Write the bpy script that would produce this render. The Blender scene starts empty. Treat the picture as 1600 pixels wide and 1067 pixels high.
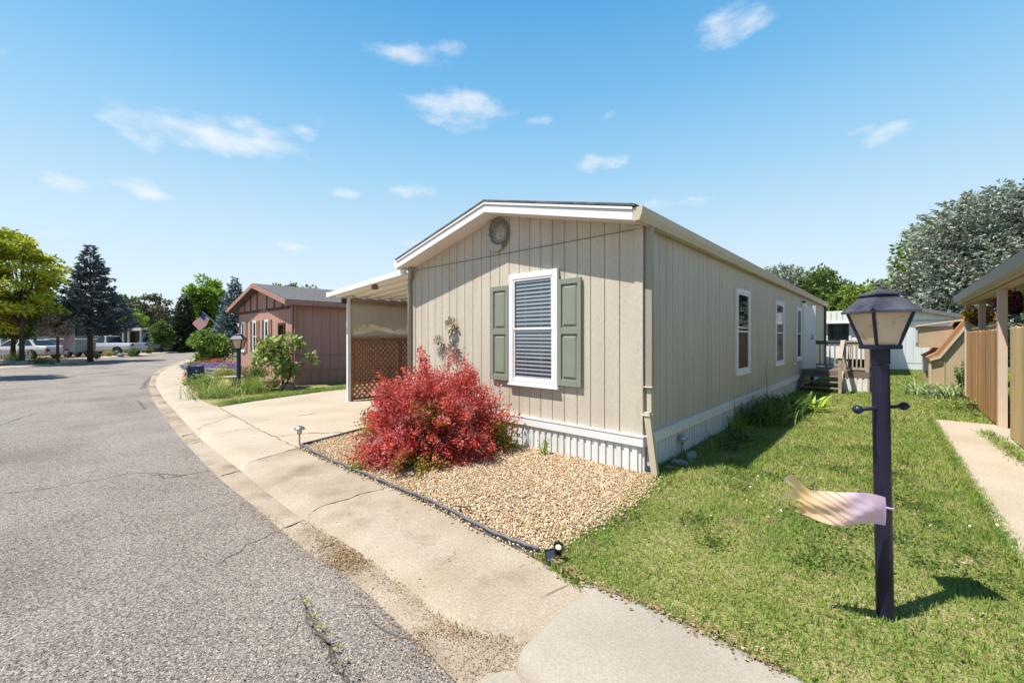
import bpy, bmesh, math, random
import numpy as np
from mathutils import Vector, Matrix
random.seed(7)
RNG = np.random.default_rng(11)
SC = bpy.context.scene
COL = SC.collection
R = math.radians
PI = math.pi

# ------------------------------------------------------------------ camera model
F = 650.0; CX = 800.0; CY = 527.0; CAMZ = 1.6
def gp(px, py, z=0.0):
    """ground point at height z seen at photo pixel (px, py)"""
    d = F * (CAMZ - z) / (py - CY)
    return ((px - CX) / F * d, d)
def dp(px, py, d):
    """world point at depth d seen at photo pixel"""
    return ((px - CX) / F * d, d, CAMZ + (CY - py) / F * d)

cam = bpy.data.cameras.new('camera')
cam.sensor_fit = 'HORIZONTAL'; cam.sensor_width = 36.0
cam.lens = 36.0 * F / 1600.0
cam.shift_y = -(533.5 - CY) / 1600.0
cam.clip_start = 0.05; cam.clip_end = 3000
co = bpy.data.objects.new('camera', cam); COL.objects.link(co)
co.location = (0, 0, CAMZ); co.rotation_euler = (R(90), 0, 0)
SC.camera = co

# ------------------------------------------------------------------ materials
ALB = 0.68       # common scale of all base colours
def _n(nt, t, x=0, y=0):
    n = nt.nodes.new(t); n.location = (x, y); return n
def mat(name, col, col2=None, scale=6.0, detail=5.0, lo=0.35, hi=0.65, rough=0.75, bump=0.0, bscale=None,
        island=0.0, metal=0.0, spec=0.3, trans=0.0, stretch=None, fine=0.0, fscale=150.0, col3=None, scale3=1.0, lo3=.5, hi3=.7, uv=False, coat=0.0, objr=0.0, ihue=0.0):
    col, col2, col3 = [None if q is None else tuple(v * ALB for v in q) for q in (col, col2, col3)]
    m = bpy.data.materials.new(name); m.use_nodes = True
    nt = m.node_tree; bs = nt.nodes['Principled BSDF']
    bs.inputs['Roughness'].default_value = rough
    bs.inputs['Metallic'].default_value = metal
    bs.inputs['Specular IOR Level'].default_value = spec
    if coat: bs.inputs['Coat Weight'].default_value = coat
    tc = _n(nt, 'ShaderNodeTexCoord')
    vec = tc.outputs['Object']
    if stretch:
        mp = _n(nt, 'ShaderNodeMapping'); mp.inputs['Scale'].default_value = stretch
        nt.links.new(vec, mp.inputs['Vector']); vec = mp.outputs['Vector']
    def noise(s, d=5.0, v=vec):
        n = _n(nt, 'ShaderNodeTexNoise'); n.inputs['Scale'].default_value = s; n.inputs['Detail'].default_value = d
        nt.links.new(v, n.inputs['Vector']); return n.outputs['Fac']
    def ramp(fac, a, b):
        r = _n(nt, 'ShaderNodeMapRange'); r.inputs['From Min'].default_value = a; r.inputs['From Max'].default_value = b
        nt.links.new(fac, r.inputs['Value']); return r.outputs['Result']
    def mix(fac, a, b, mode='MIX'):
        x = _n(nt, 'ShaderNodeMix'); x.data_type = 'RGBA'; x.blend_type = mode
        if isinstance(fac, float): x.inputs[0].default_value = fac
        else: nt.links.new(fac, x.inputs[0])
        for k, v in ((6, a), (7, b)):
            if isinstance(v, tuple): x.inputs[k].default_value = (*v, 1)
            else: nt.links.new(v, x.inputs[k])
        return x.outputs[2]
    c = tuple(col)
    if col2 is not None:
        c = mix(ramp(noise(scale, detail), lo, hi), tuple(col), tuple(col2))
    if col3 is not None:
        c = mix(ramp(noise(scale3, 4.0), lo3, hi3), c, tuple(col3))
    if fine:
        f = ramp(noise(fscale, 2.0), 0.3, 0.7)
        g = _n(nt, 'ShaderNodeMapRange'); g.inputs['To Min'].default_value = 1 - fine; g.inputs['To Max'].default_value = 1 + fine
        nt.links.new(f, g.inputs['Value'])
        cb = _n(nt, 'ShaderNodeCombineColor')
        for k in range(3): nt.links.new(g.outputs[0], cb.inputs[k])
        c = mix(1.0, c, cb.outputs[0], 'MULTIPLY')
    if island or objr:
        ge = _n(nt, 'ShaderNodeNewGeometry' if island else 'ShaderNodeObjectInfo'); rsock = ge.outputs['Random Per Island' if island else 'Random']; island = island or objr
        hs = _n(nt, 'ShaderNodeHueSaturation')
        mr = _n(nt, 'ShaderNodeMapRange'); mr.inputs['To Min'].default_value = 1 - island; mr.inputs['To Max'].default_value = 1 + island
        nt.links.new(rsock, mr.inputs['Value'])
        nt.links.new(mr.outputs[0], hs.inputs['Value'])
        if ihue:
            wn = _n(nt, 'ShaderNodeTexWhiteNoise'); wn.noise_dimensions = '1D'; nt.links.new(rsock, wn.inputs['W'])
            mh = _n(nt, 'ShaderNodeMapRange'); mh.inputs['To Min'].default_value = .5 - ihue * .4; mh.inputs['To Max'].default_value = .5 + ihue; nt.links.new(wn.outputs['Value'], mh.inputs['Value']); nt.links.new(mh.outputs[0], hs.inputs['Hue'])
        if isinstance(c, tuple): hs.inputs['Color'].default_value = (*c, 1)
        else: nt.links.new(c, hs.inputs['Color'])
        c = hs.outputs[0]
    if isinstance(c, tuple): bs.inputs['Base Color'].default_value = (*c, 1)
    else: nt.links.new(c, bs.inputs['Base Color'])
    if bump:
        b = _n(nt, 'ShaderNodeBump'); b.inputs['Strength'].default_value = min(1.0, bump); b.inputs['Distance'].default_value = 0.02
        nt.links.new(noise(bscale or scale * 6, 4.0), b.inputs['Height'])
        nt.links.new(b.outputs[0], bs.inputs['Normal'])
    if trans:
        tr = _n(nt, 'ShaderNodeBsdfTranslucent')
        if isinstance(c, tuple): tr.inputs[0].default_value = (*c, 1)
        else: nt.links.new(c, tr.inputs[0])
        ms = _n(nt, 'ShaderNodeMixShader'); ms.inputs[0].default_value = trans
        nt.links.new(bs.outputs[0], ms.inputs[1]); nt.links.new(tr.outputs[0], ms.inputs[2])
        nt.links.new(ms.outputs[0], nt.nodes['Material Output'].inputs['Surface'])
    return m

def glass_mat(name, tint=(0.85, 0.9, 0.92), base=0.10, rough=0.02, blend=.35, top=.95):
    m = bpy.data.materials.new(name); m.use_nodes = True
    nt = m.node_tree; nt.nodes.remove(nt.nodes['Principled BSDF'])
    t = _n(nt, 'ShaderNodeBsdfTransparent'); t.inputs[0].default_value = (*tint, 1)
    g = _n(nt, 'ShaderNodeBsdfGlossy'); g.inputs['Roughness'].default_value = rough
    fr = _n(nt, 'ShaderNodeLayerWeight'); fr.inputs['Blend'].default_value = blend
    mr = _n(nt, 'ShaderNodeMapRange'); mr.inputs['To Min'].default_value = base; mr.inputs['To Max'].default_value = top
    nt.links.new(fr.outputs['Fresnel'], mr.inputs['Value'])
    ms = _n(nt, 'ShaderNodeMixShader')
    nt.links.new(mr.outputs[0], ms.inputs[0]); nt.links.new(t.outputs[0], ms.inputs[1]); nt.links.new(g.outputs[0], ms.inputs[2])
    nt.links.new(ms.outputs[0], nt.nodes['Material Output'].inputs['Surface'])
    return m

# ------------------------------------------------------------------ object helpers
def tag(o, label=None, cat=None, group=None, kind=None):
    if label: o['label'] = label
    if cat: o['category'] = cat
    if group: o['group'] = group
    if kind: o['kind'] = kind
    return o
def thing(name, label, cat, loc=(0, 0, 0), rotz=0.0, group=None):
    o = bpy.data.objects.new(name, None); COL.objects.link(o)
    o.empty_display_size = 0.1
    o.location = loc; o.rotation_euler = (0, 0, rotz)
    return tag(o, label, cat, group)
def link(name, me, m=None, parent=None, loc=(0, 0, 0), rot=(0, 0, 0), smooth=False, bevel=0.0):
    o = bpy.data.objects.new(name, me); COL.objects.link(o)
    if m: me.materials.append(m)
    o.parent = parent; o.location = loc; o.rotation_euler = rot
    if smooth:
        me.polygons.foreach_set('use_smooth', [True] * len(me.polygons))
    if bevel:
        b = o.modifiers.new('bevel', 'BEVEL'); b.width = bevel; b.segments = 2; b.limit_method = 'ANGLE'; b.angle_limit = R(40)
    return o
def np_mesh(name, V, faces):
    """V (N,3); faces: list of int arrays (M,k)"""
    me = bpy.data.meshes.new(name)
    V = np.asarray(V, dtype=np.float32)
    loops = np.concatenate([f.reshape(-1) for f in faces]).astype(np.int32)
    tot = np.concatenate([np.full(len(f), f.shape[1], np.int32) for f in faces])
    st = np.concatenate([[0], np.cumsum(tot)[:-1]]).astype(np.int32)
    me.vertices.add(len(V)); me.vertices.foreach_set('co', V.reshape(-1))
    me.loops.add(len(loops)); me.loops.foreach_set('vertex_index', loops)
    me.polygons.add(len(tot)); me.polygons.foreach_set('loop_start', st); me.polygons.foreach_set('loop_total', tot)
    me.update(calc_edges=True)
    return me

class MB:
    def __init__(s): s.v = []; s.f = []
    def add(s, vs, fs):
        b = len(s.v); s.v += [tuple(v) for v in vs]; s.f += [tuple(b + i for i in f) for f in fs]; return s
    def box(s, x0, x1, y0, y1, z0, z1):
        return s.add([(x0, y0, z0), (x1, y0, z0), (x1, y1, z0), (x0, y1, z0), (x0, y0, z1), (x1, y0, z1), (x1, y1, z1), (x0, y1, z1)],
                     [(0, 3, 2, 1), (4, 5, 6, 7), (0, 1, 5, 4), (1, 2, 6, 5), (2, 3, 7, 6), (3, 0, 4, 7)])
    def hexa(s, a, b):
        """two quads (bottom a, top b) of four points, joined"""
        return s.add(list(a) + list(b), [(0, 3, 2, 1), (4, 5, 6, 7), (0, 1, 5, 4), (1, 2, 6, 5), (2, 3, 7, 6), (3, 0, 4, 7)])
    def bar(s, p, q, w, h, up=(0, 0, 1)):
        p = Vector(p); q = Vector(q); d = (q - p).normalized(); u = Vector(up)
        if abs(d.dot(u)) > .98: u = Vector((1, 0, 0))
        x = d.cross(u).normalized(); z = x.cross(d).normalized()
        c = [(-1, -1), (1, -1), (1, 1), (-1, 1)]
        a = [p + x * (w / 2 * i) + z * (h / 2 * j) for i, j in c]; b = [q + x * (w / 2 * i) + z * (h / 2 * j) for i, j in c]
        return s.hexa(a, b)
    def tube(s, pts, rad, n=8, cap=True):
        pts = [Vector(p) for p in pts]
        if not hasattr(rad, '__len__'): rad = [rad] * len(pts)
        rings = []; x = None
        for i, p in enumerate(pts):
            d = (pts[min(i + 1, len(pts) - 1)] - pts[max(i - 1, 0)]).normalized()
            if x is None:
                x = d.cross(Vector((0, 0, 1)) if abs(d.z) < .9 else Vector((1, 0, 0))).normalized()
            else:
                x = (x - d * x.dot(d)).normalized()
            y = d.cross(x)
            rings.append([p + (x * math.cos(2 * PI * k / n) + y * math.sin(2 * PI * k / n)) * rad[i] for k in range(n)])
        vs = [v for r in rings for v in r]; fs = []
        for i in range(len(pts) - 1):
            for k in range(n):
                fs.append((i * n + k, i * n + (k + 1) % n, (i + 1) * n + (k + 1) % n, (i + 1) * n + k))
        if cap:
            fs.append(tuple(range(n))[::-1]); fs.append(tuple((len(pts) - 1) * n + k for k in range(n)))
        return s.add(vs, fs)
    def lathe(s, prof, n=16, c=(0, 0, 0), phase=0.0):
        vs = []; fs = []
        for r, z in prof:
            for k in range(n):
                a = 2 * PI * k / n + phase
                vs.append((c[0] + r * math.cos(a), c[1] + r * math.sin(a), c[2] + z))
        for i in range(len(prof) - 1):
            for k in range(n):
                fs.append((i * n + k, i * n + (k + 1) % n, (i + 1) * n + (k + 1) % n, (i + 1) * n + k))
        fs.append(tuple(range(n))[::-1]); fs.append(tuple((len(prof) - 1) * n + k for k in range(n)))
        return s.add(vs, fs)
    def prism(s, poly, a, b, axis='y'):
        """2-D polygon extruded from a to b along axis; poly in the other two coordinates"""
        n = len(poly)
        def P(u, w, t):
            return {'y': (u, t, w), 'x': (t, u, w), 'z': (u, w, t)}[axis]
        vs = [P(u, w, a) for u, w in poly] + [P(u, w, b) for u, w in poly]
        fs = [tuple(range(n))[::-1], tuple(range(n, 2 * n))] + [(i, (i + 1) % n, n + (i + 1) % n, n + i) for i in range(n)]
        return s.add(vs, fs)
    def build(s, name, m, parent=None, loc=(0, 0, 0), rot=(0, 0, 0), smooth=False, bevel=0.0, fix=True):
        me = bpy.data.meshes.new(name); me.from_pydata(s.v, [], s.f)
        if fix:
            bm = bmesh.new(); bm.from_mesh(me); bmesh.ops.recalc_face_normals(bm, faces=bm.faces); bm.to_mesh(me); bm.free()
        return link(name, me, m, parent, loc, rot, smooth, bevel)

def fill_poly(pts, z, name, m, kind='structure', thick=0.0):
    bm = bmesh.new()
    vs = [bm.verts.new((p[0], p[1], z)) for p in pts]
    es = [bm.edges.new((vs[i], vs[(i + 1) % len(vs)])) for i in range(len(vs))]
    bmesh.ops.triangle_fill(bm, use_beauty=True, edges=es)
    for f in bm.faces:
        if f.normal.z < 0: f.normal_flip()
    if thick:
        r = bmesh.ops.extrude_edge_only(bm, edges=[e for e in bm.edges if e.is_boundary])
        for v in r['geom']:
            if isinstance(v, bmesh.types.BMVert): v.co.z -= thick
    me = bpy.data.meshes.new(name); bm.to_mesh(me); bm.free()
    return tag(link(name, me, m), kind=kind)

def catmull(pts, n=6):
    P = [np.array(p, float) for p in pts]; P = [2 * P[0] - P[1]] + P + [2 * P[-1] - P[-2]]
    out = []
    for i in range(1, len(P) - 2):
        for k in range(n):
            t = k / n
            out.append(0.5 * (2 * P[i] + (P[i + 1] - P[i - 1]) * t + (2 * P[i - 1] - 5 * P[i] + 4 * P[i + 1] - P[i + 2]) * t * t + (3 * P[i] - P[i - 1] - 3 * P[i + 1] + P[i + 2]) * t ** 3))
    out.append(P[-2]); return out

def inside(poly, X, Y):
    r = np.zeros(len(X), bool); n = len(poly)
    for i in range(n):
        x0, y0 = poly[i][:2]; x1, y1 = poly[(i + 1) % n][:2]
        if y0 == y1: continue
        c = ((y0 > Y) != (y1 > Y)) & (X < (x1 - x0) * (Y - y0) / (y1 - y0) + x0)
        r ^= c
    return r

# ------------------------------------------------------------------ foliage helpers
def unit(v): return v / np.maximum(np.linalg.norm(v, axis=-1, keepdims=True), 1e-9)
def leaf_mesh(name, P, D, L, W, rng=RNG, up=None):
    N = len(P)
    L = np.broadcast_to(L, (N,))[:, None]; W = np.broadcast_to(W, (N,))[:, None]
    D = unit(D)
    S = unit(np.cross(D, rng.normal(size=(N, 3)) if up is None else up + rng.normal(size=(N, 3)) * .35))
    Nn = np.cross(S, D)
    mid = P + D * L * .45
    V = np.stack([P, mid + S * W / 2 + Nn * W * .12, P + D * L, mid - S * W / 2 + Nn * W * .12], 1).reshape(-1, 3)
    Fq = np.arange(N * 4).reshape(N, 4)
    return np_mesh(name, V, [Fq])
def strap_mesh(name, B, az, L, W, lean, droop, segs=4):
    """strap leaves: base B(N,3), azimuth, length, width, lean (0 up .. 1 flat), droop"""
    N = len(B); az = np.broadcast_to(az, (N,)); 
    d = np.stack([np.cos(az), np.sin(az), np.zeros(N)], 1); s = np.stack([-np.sin(az), np.cos(az), np.zeros(N)], 1)
    L = np.broadcast_to(L, (N,))[:, None]; W = np.broadcast_to(W, (N,))[:, None]
    lean = np.broadcast_to(lean, (N,))[:, None]; droop = np.broadcast_to(droop, (N,))[:, None]
    cur = B.copy(); rows = []
    for k in range(segs + 1):
        t = k / segs
        w = W * (1 - t) ** .6 * (0.75 + .5 * t) if k < segs else W * 0.02
        rows.append((cur - s * w / 2, cur + s * w / 2))
        ang = (lean + droop * t) * PI / 2
        cur = cur + (d * np.sin(ang) + np.array([0, 0, 1.0]) * np.cos(ang)) * L / segs
    V = np.stack([p for r in rows for p in r], 1)
    K = 2 * (segs + 1); base = np.arange(N)[:, None] * K
    fs = [np.concatenate([base + 2 * k, base + 2 * k + 1, base + 2 * k + 3, base + 2 * k + 2], 1) for k in range(segs)]
    return np_mesh(name, V.reshape(-1, 3), [np.concatenate(fs)])

def sph(n, rng=RNG):
    return unit(rng.normal(size=(n, 3)))

def broadleaf(name, label, base, H, cr, cz, leafm, barkm, ncl=60, per=120, leaf=.22, trunk_r=.14, squash=.8, group=None, cat='tree', clr=.33, seed=0, fork=.35, part='crown', off=(0, 0)):
    """tree: tapered trunk with limbs + crown of leaf clumps. cr = crown radius (x,y), cz = (bottom, top) of crown"""
    rng = np.random.default_rng(seed + 100)
    t = thing(name, label, cat, (base[0], base[1], base[2] if len(base) > 2 else 0), 0, group)
    zc = (cz[0] + cz[1]) / 2; hz = (cz[1] - cz[0]) / 2
    d = sph(ncl, rng); r = rng.uniform(.35, 1.0, ncl) ** .6
    C = d * r[:, None] * np.array([cr, cr, hz]) * rng.uniform(.8, 1.08, (ncl, 1)) + np.array([off[0], off[1], zc])
    C = C[C[:, 2] > cz[0] - .1]
    mb = MB(); fk = cz[0] + (cz[1] - cz[0]) * fork
    lean = rng.normal(size=2) * .03 * H
    lean = lean + np.array(off) * .8
    top = Vector((lean[0], lean[1], cz[1] - .25 * (cz[1] - cz[0])))
    tp = [Vector((0, 0, -.1)), Vector((lean[0] * .1, lean[1] * .1, fk * .5)), Vector((lean[0] * .4, lean[1] * .4, fk)), top]
    mb.tube(tp, [trunk_r * 1.25, trunk_r, trunk_r * .8, trunk_r * .25], 8)
    for c in C[::max(1, len(C) // 26)]:
        c = Vector(c); st = tp[1].lerp(tp[2], rng.uniform(.6, 1)) if rng.random() < .5 else tp[2].lerp(tp[3], rng.uniform(0, .6))
        m1 = st.lerp(c, .5) + Vector((0, 0, .08 * H * rng.uniform(-.2, 1)))
        mb.tube([st, m1, c], [trunk_r * .42, trunk_r * .25, trunk_r * .08], 5)
    mb.build('trunk', barkm, t, smooth=True)
    n = len(C); k = rng.poisson(per, n)
    cen = np.repeat(C, k, 0); rad = np.repeat(rng.uniform(.6, 1.25, n) * clr * cr, k)
    of_ = sph(len(cen), rng) * (rng.uniform(0, 1, len(cen)) ** .5 * rad)[:, None]; of_[:, 2] *= squash
    P = cen + of_
    D = sph(len(P), rng) + unit(of_) * .8 + np.array([0, 0, -.25])
    me = leaf_mesh('crown', P, D, leaf * rng.uniform(.6, 1.3, len(P)), leaf * .62 * rng.uniform(.7, 1.2, len(P)), rng)
    link(part, me, leafm, t)
    return t

def conifer(name, label, base, H, Rb, leafm, barkm, levels=26, per=7, spray=.4, bottom=.08, trunk_r=.16, dens=9, seed=0, group=None, power=.85, sag=.25, droop=.2, round_top=False, wide=.34, nz=.8):
    rng = np.random.default_rng(seed + 300)
    t = thing(name, label, 'tree', (base[0], base[1], base[2] if len(base) > 2 else 0), 0, group)
    mb = MB(); mb.tube([(0, 0, -.1), (0, 0, H * .5), (0, 0, H * .97)], [trunk_r, trunk_r * .6, .015], 8)
    Ps = []; Ds = []; Ls = []
    for i in range(levels):
        f = i / (levels - 1); z = H * (bottom + (1 - bottom) * f * .97)
        rl = Rb * (1 - f) ** power if not round_top else Rb * math.sqrt(max(0, 1 - f ** 2.4)) * (.85 + .15 * min(1, f * 5))
        n = max(4, int(per * (.6 + .6 * (1 - f))))
        a0 = rng.uniform(0, 6.28)
        for k in range(n):
            a = a0 + 2 * PI * k / n + rng.normal() * .25
            L = rl * rng.uniform(.72, 1.12) + .12
            d = np.array([math.cos(a), math.sin(a), 0]); s = np.array([-d[1], d[0], 0])
            zz = z + rng.normal() * H * .012
            rise = .25 - .5 * (1 - f) * sag * 2
            m = max(3, int(L * dens / spray * .4))
            tt = rng.uniform(.12, 1, m) ** .75
            def cur(q): return d * (L * q)[:, None] + np.stack([0 * q, 0 * q, zz + rise * L * q - droop * L * q * (1 - q) * 1.6 + .12 * L * q ** 3], 1)
            side = rng.uniform(-1, 1, m)
            p = cur(tt) + s * (side * L * .34 * (1 - tt * .75))[:, None]
            p[:, 2] += -abs(side) * L * .04 + rng.normal(size=m) * spray * .12
            Ps.append(p); Ds.append(d * .8 + s * side[:, None] * 1.1 + rng.normal(size=(m, 3)) * .28 + np.array([0, 0, .05])); Ls.append(np.full(m, spray) * rng.uniform(.6, 1.25, m))
            e = cur(np.array([0.0, .5, .92]))
            if k % 2 == 0: mb.tube([tuple(x) for x in e], [trunk_r * .2 * (1.1 - f), trunk_r * .12 * (1.1 - f), .006], 4, cap=False)
    mb.build('trunk', barkm, t, smooth=True)
    P = np.concatenate(Ps); D = np.concatenate(Ds); L = np.concatenate(Ls)
    up = np.tile(np.array([0, 0, 1.0]), (len(P), 1))
    # each spray: three narrow blades
    PP = np.concatenate([P, P, P]); n = len(P)
    DD = np.concatenate([D, D + rng.normal(size=(n, 3)) * .5, D + rng.normal(size=(n, 3)) * .5])
    LL = np.concatenate([L, L * .75, L * .75])
    me = leaf_mesh('crown', PP, DD, LL, LL * wide, rng, up=np.concatenate([up, up, up]) * .5 + rng.normal(size=(3 * n, 3)) * nz)
    link('crown', me, leafm, t)
    return t
# ------------------------------------------------------------------ material set
M = {}
M['asphalt'] = mat('asphalt', (.285, .245, .212), (.385, .335, .292), scale=.9, lo=.3, hi=.75, rough=.92, bump=.9, bscale=90, fine=.62, fscale=75, col3=(.225, .19, .16), scale3=.6, lo3=.5, hi3=.75)
M['walk_light'] = mat('walk_light', (.55, .47, .37), (.47, .38, .28), scale=1.1, rough=.85, bump=.12, bscale=90, fine=.14, fscale=80, col3=(.36, .28, .20), scale3=2.3, lo3=.6, hi3=.85)
M['walk_tan'] = mat('walk_tan', (.485, .405, .31), (.39, .31, .22), scale=1.4, rough=.88, bump=.14, bscale=90, fine=.2, fscale=80, col3=(.25, .175, .11), scale3=1.7, lo3=.53, hi3=.8)
M['walk_new'] = mat('walk_new', (.46, .405, .33), (.40, .345, .275), scale=2, rough=.85, bump=.2, bscale=80, fine=.12, fscale=90)
M['gutter'] = mat('gutter', (.46, .38, .29), (.36, .28, .20), scale=2.0, rough=.9, bump=.4, bscale=50, fine=.2, fscale=60, col3=(.20, .145, .09), scale3=1.2, lo3=.5, hi3=.68)
M['drive'] = mat('drive', (.58, .49, .38), (.50, .41, .30), scale=.8, rough=.85, bump=.2, bscale=50, fine=.12, fscale=60)
M['crack'] = mat('crack', (.07, .055, .045), rough=.95)
M['tar'] = mat('tar', (.10, .09, .085), (.15, .135, .125), scale=8, rough=.8, fine=.3)
M['soil'] = mat('soil', (.19, .135, .085), (.27, .20, .13), scale=5, rough=.95, bump=.6, bscale=40, fine=.3)
M['ground'] = mat('ground', (.10, .12, .035), (.22, .18, .10), scale=.4, rough=.95, bump=.4, bscale=30, fine=.3, fscale=20)
M['turf'] = mat('turf', (.24, .25, .07), (.38, .33, .14), scale=2.2, rough=.95, bump=.8, bscale=60, fine=.4, fscale=70)
M['blade'] = mat('blade', (.225, .355, .05), (.36, .43, .088), scale=1.1, lo=.38, hi=.7, rough=.6, island=.42, trans=.35, col3=(.56, .48, .23), scale3=3.5, lo3=.58, hi3=.74)
M['pebble'] = mat('pebble', (.72, .50, .28), (.85, .70, .50), scale=14, rough=.8, island=.42, col3=(.50, .30, .17), scale3=30, lo3=.5, hi3=.65)
M['siding'] = mat('siding', (.735, .655, .53), (.675, .595, .475), scale=1.6, stretch=(3, 3, .35), rough=.65, bump=.45, bscale=45, fine=.09, fscale=40, col3=(.62, .54, .43), scale3=.7, lo3=.55, hi3=.8)
M['trim_white'] = mat('trim_white', (1.0, .99, .97), (.94, .92, .89), scale=2.5, rough=.5, fine=.03)
M['soffit'] = mat('soffit', (1.05, 1.0, .90), (1.0, .94, .84), scale=2, rough=.6)
M['skirt'] = mat('skirt', (.98, .97, .95), (.86, .84, .80), scale=2, stretch=(4, 4, .6), rough=.55, bump=.1, col3=(.5, .45, .38), scale3=2.2, lo3=.62, hi3=.85)
M['cream'] = mat('cream', (.70, .62, .47), (.66, .57, .43), scale=2, rough=.5)
M['shingle'] = mat('shingle', (.10, .095, .10), (.19, .18, .18), scale=9, rough=.9, bump=.5, bscale=30, stretch=(1, 3, 1), fine=.35, fscale=25)
M['shutter'] = mat('shutter', (.31, .335, .265), (.285, .31, .245), scale=4, rough=.6, bump=.1, bscale=60)
M['glass'] = glass_mat('glass', (.90, .93, .95), .05, blend=.10, top=.75)
M['screen'] = glass_mat('screen', (.42, .43, .44), .03, .25, blend=.2, top=.3)
M['blind'] = mat('blind', (1.15, 1.13, 1.1), rough=.5)
M['dark'] = mat('dark', (.018, .018, .022), rough=.7)
M['room'] = mat('room', (.06, .06, .065), (.03, .03, .035), scale=1.5, rough=.8)
M['downspout'] = mat('downspout', (.42, .37, .29), rough=.45)
M['awning'] = mat('awning', (1.2, 1.12, .95), (1.12, 1.04, .87), scale=3, rough=.5)
M['lattice'] = mat('lattice', (.42, .19, .085), (.34, .15, .065), scale=6, rough=.7)
M['shade_cloth'] = mat('shade_cloth', (.74, .62, .45), (.66, .54, .38), scale=2, rough=.9, trans=.45)
M['pink'] = mat('pink', (.60, .335, .27), (.545, .30, .24), scale=1.4, rough=.75, bump=.2, bscale=40, fine=.05)
M['pink_trim'] = mat('pink_trim', (.48, .25, .20), rough=.7)
M['brown_trim'] = mat('brown_trim', (.10, .05, .04), rough=.7)
M['navy'] = mat('navy', (.012, .011, .034), (.021, .019, .048), scale=6, rough=.42, spec=.35, bump=.05, bscale=60, col3=(.16, .15, .18), scale3=26, lo3=.68, hi3=.76)
M['lamp_roof'] = mat('lamp_roof', (.045, .043, .06), (.13, .13, .16), scale=7, rough=.5, bump=.15, bscale=30)
M['frost'] = mat('frost', (1.42, 1.26, 1.05), (1.3, 1.12, .90), scale=7, rough=.35, trans=.65, col3=(.30, .17, .07), scale3=9, lo3=.62, hi3=.78)
M['wood_deck'] = mat('wood_deck', (.27, .20, .16), (.20, .145, .12), scale=4, stretch=(1, 6, 6), rough=.85, fine=.12)
M['wood_pale'] = mat('wood_pale', (.52, .43, .34), (.42, .34, .26), scale=5, stretch=(4, 4, .5), rough=.85, fine=.12)
M['rail_green'] = mat('rail_green', (.09, .125, .10), (.12, .15, .12), scale=5, rough=.7)
M['fence_wood'] = mat('fence_wood', (.72, .36, .125), (.54, .27, .09), scale=3, stretch=(9, 9, .6), rough=.8, bump=.3, bscale=12, col3=(.27, .245, .22), scale3=.9, lo3=.5, hi3=.75, objr=.28)
M['fence_pale'] = mat('fence_pale', (.80, .58, .28), (.66, .47, .21), scale=3, stretch=(9, 9, .6), rough=.8, bump=.3, bscale=12, objr=.15)
M['fence_grey'] = mat('fence_grey', (.30, .25, .18), (.42, .34, .22), scale=3, stretch=(7, 7, .5), rough=.85, bump=.2)
M['post_tan'] = mat('post_tan', (.85, .66, .51), (.80, .61, .47), scale=3, rough=.6)
M['grey_metal'] = mat('grey_metal', (.55, .50, .49), rough=.45)
M['white_wall'] = mat('white_wall', (1.0, 1.02, 1.04), (.94, .96, .99), scale=2, stretch=(6, 6, .3), rough=.6)
M['shed_wall'] = mat('shed_wall', (.60, .45, .285), (.56, .41, .26), scale=2, rough=.7)
M['shed_trim'] = mat('shed_trim', (.70, .56, .38), rough=.6)
M['shed_roof'] = mat('shed_roof', (.42, .20, .09), (.52, .27, .13), scale=12, rough=.9, bump=.4, bscale=30, fine=.2)
M['roof_grey'] = mat('roof_grey', (.27, .26, .265), (.22, .21, .215), scale=5, rough=.85)
M['bark'] = mat('bark', (.12, .085, .06), (.07, .05, .035), scale=9, stretch=(3, 3, .6), rough=.95, bump=.6, bscale=25)
M['bark_red'] = mat('bark_red', (.22, .10, .06), (.13, .06, .04), scale=9, stretch=(3, 3, .6), rough=.95, bump=.6, bscale=25)
def leafmat(n, c, c2, sc=.7, isl=.45, tr=.35, **k): M[n] = mat(n, c, c2, scale=sc, rough=.55, island=isl, trans=tr, lo=.35, hi=.65, **k)
leafmat('lf_locust', (0.74, 0.72, 0.06), (0.50, 0.58, 0.05))
leafmat('lf_mid', (0.120, 0.208, 0.040), (0.176, 0.256, 0.048))
leafmat('lf_light', (0.208, 0.336, 0.056), (0.304, 0.400, 0.064))
leafmat('lf_bright', (0.320, 0.496, 0.048), (0.224, 0.384, 0.048))
leafmat('lf_olive', (0.160, 0.184, 0.072), (0.112, 0.144, 0.056))
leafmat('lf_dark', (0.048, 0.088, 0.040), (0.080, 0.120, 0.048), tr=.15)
leafmat('lf_purple', (0.62, 0.47, 0.44), (0.30, 0.33, 0.11))
leafmat('nd_blue', (0.16, 0.22, 0.24), (0.26, 0.33, 0.345), tr=.1)
leafmat('nd_pale', (0.54, 0.62, 0.49), (0.37, 0.45, 0.36), sc=.5, tr=.15, col3=(0.38, 0.34, 0.25), scale3=1.1)
leafmat('nd_dark', (0.11, 0.145, 0.16), (0.21, 0.255, 0.275), tr=.15, sc=1.5)
leafmat('nd_pine', (0.160, 0.176, 0.088), (0.240, 0.192, 0.112), tr=.15)
leafmat('lf_red', (1.02, 0.16, 0.12), (0.66, 0.095, 0.105), sc=5, isl=.5, tr=.45, ihue=.014, col3=(.95, 0.42, 0.42), scale3=6, lo3=.5, hi3=.66)
leafmat('lf_redgreen', (0.25, 0.38, 0.05), (0.60, 0.30, 0.06), sc=6, isl=.5, ihue=.03)
leafmat('lf_sap', (0.36, 0.46, 0.11), (0.48, 0.54, 0.18), sc=2)
leafmat('lf_iris', (0.320, 0.432, 0.176), (0.448, 0.512, 0.240), sc=2)
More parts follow.
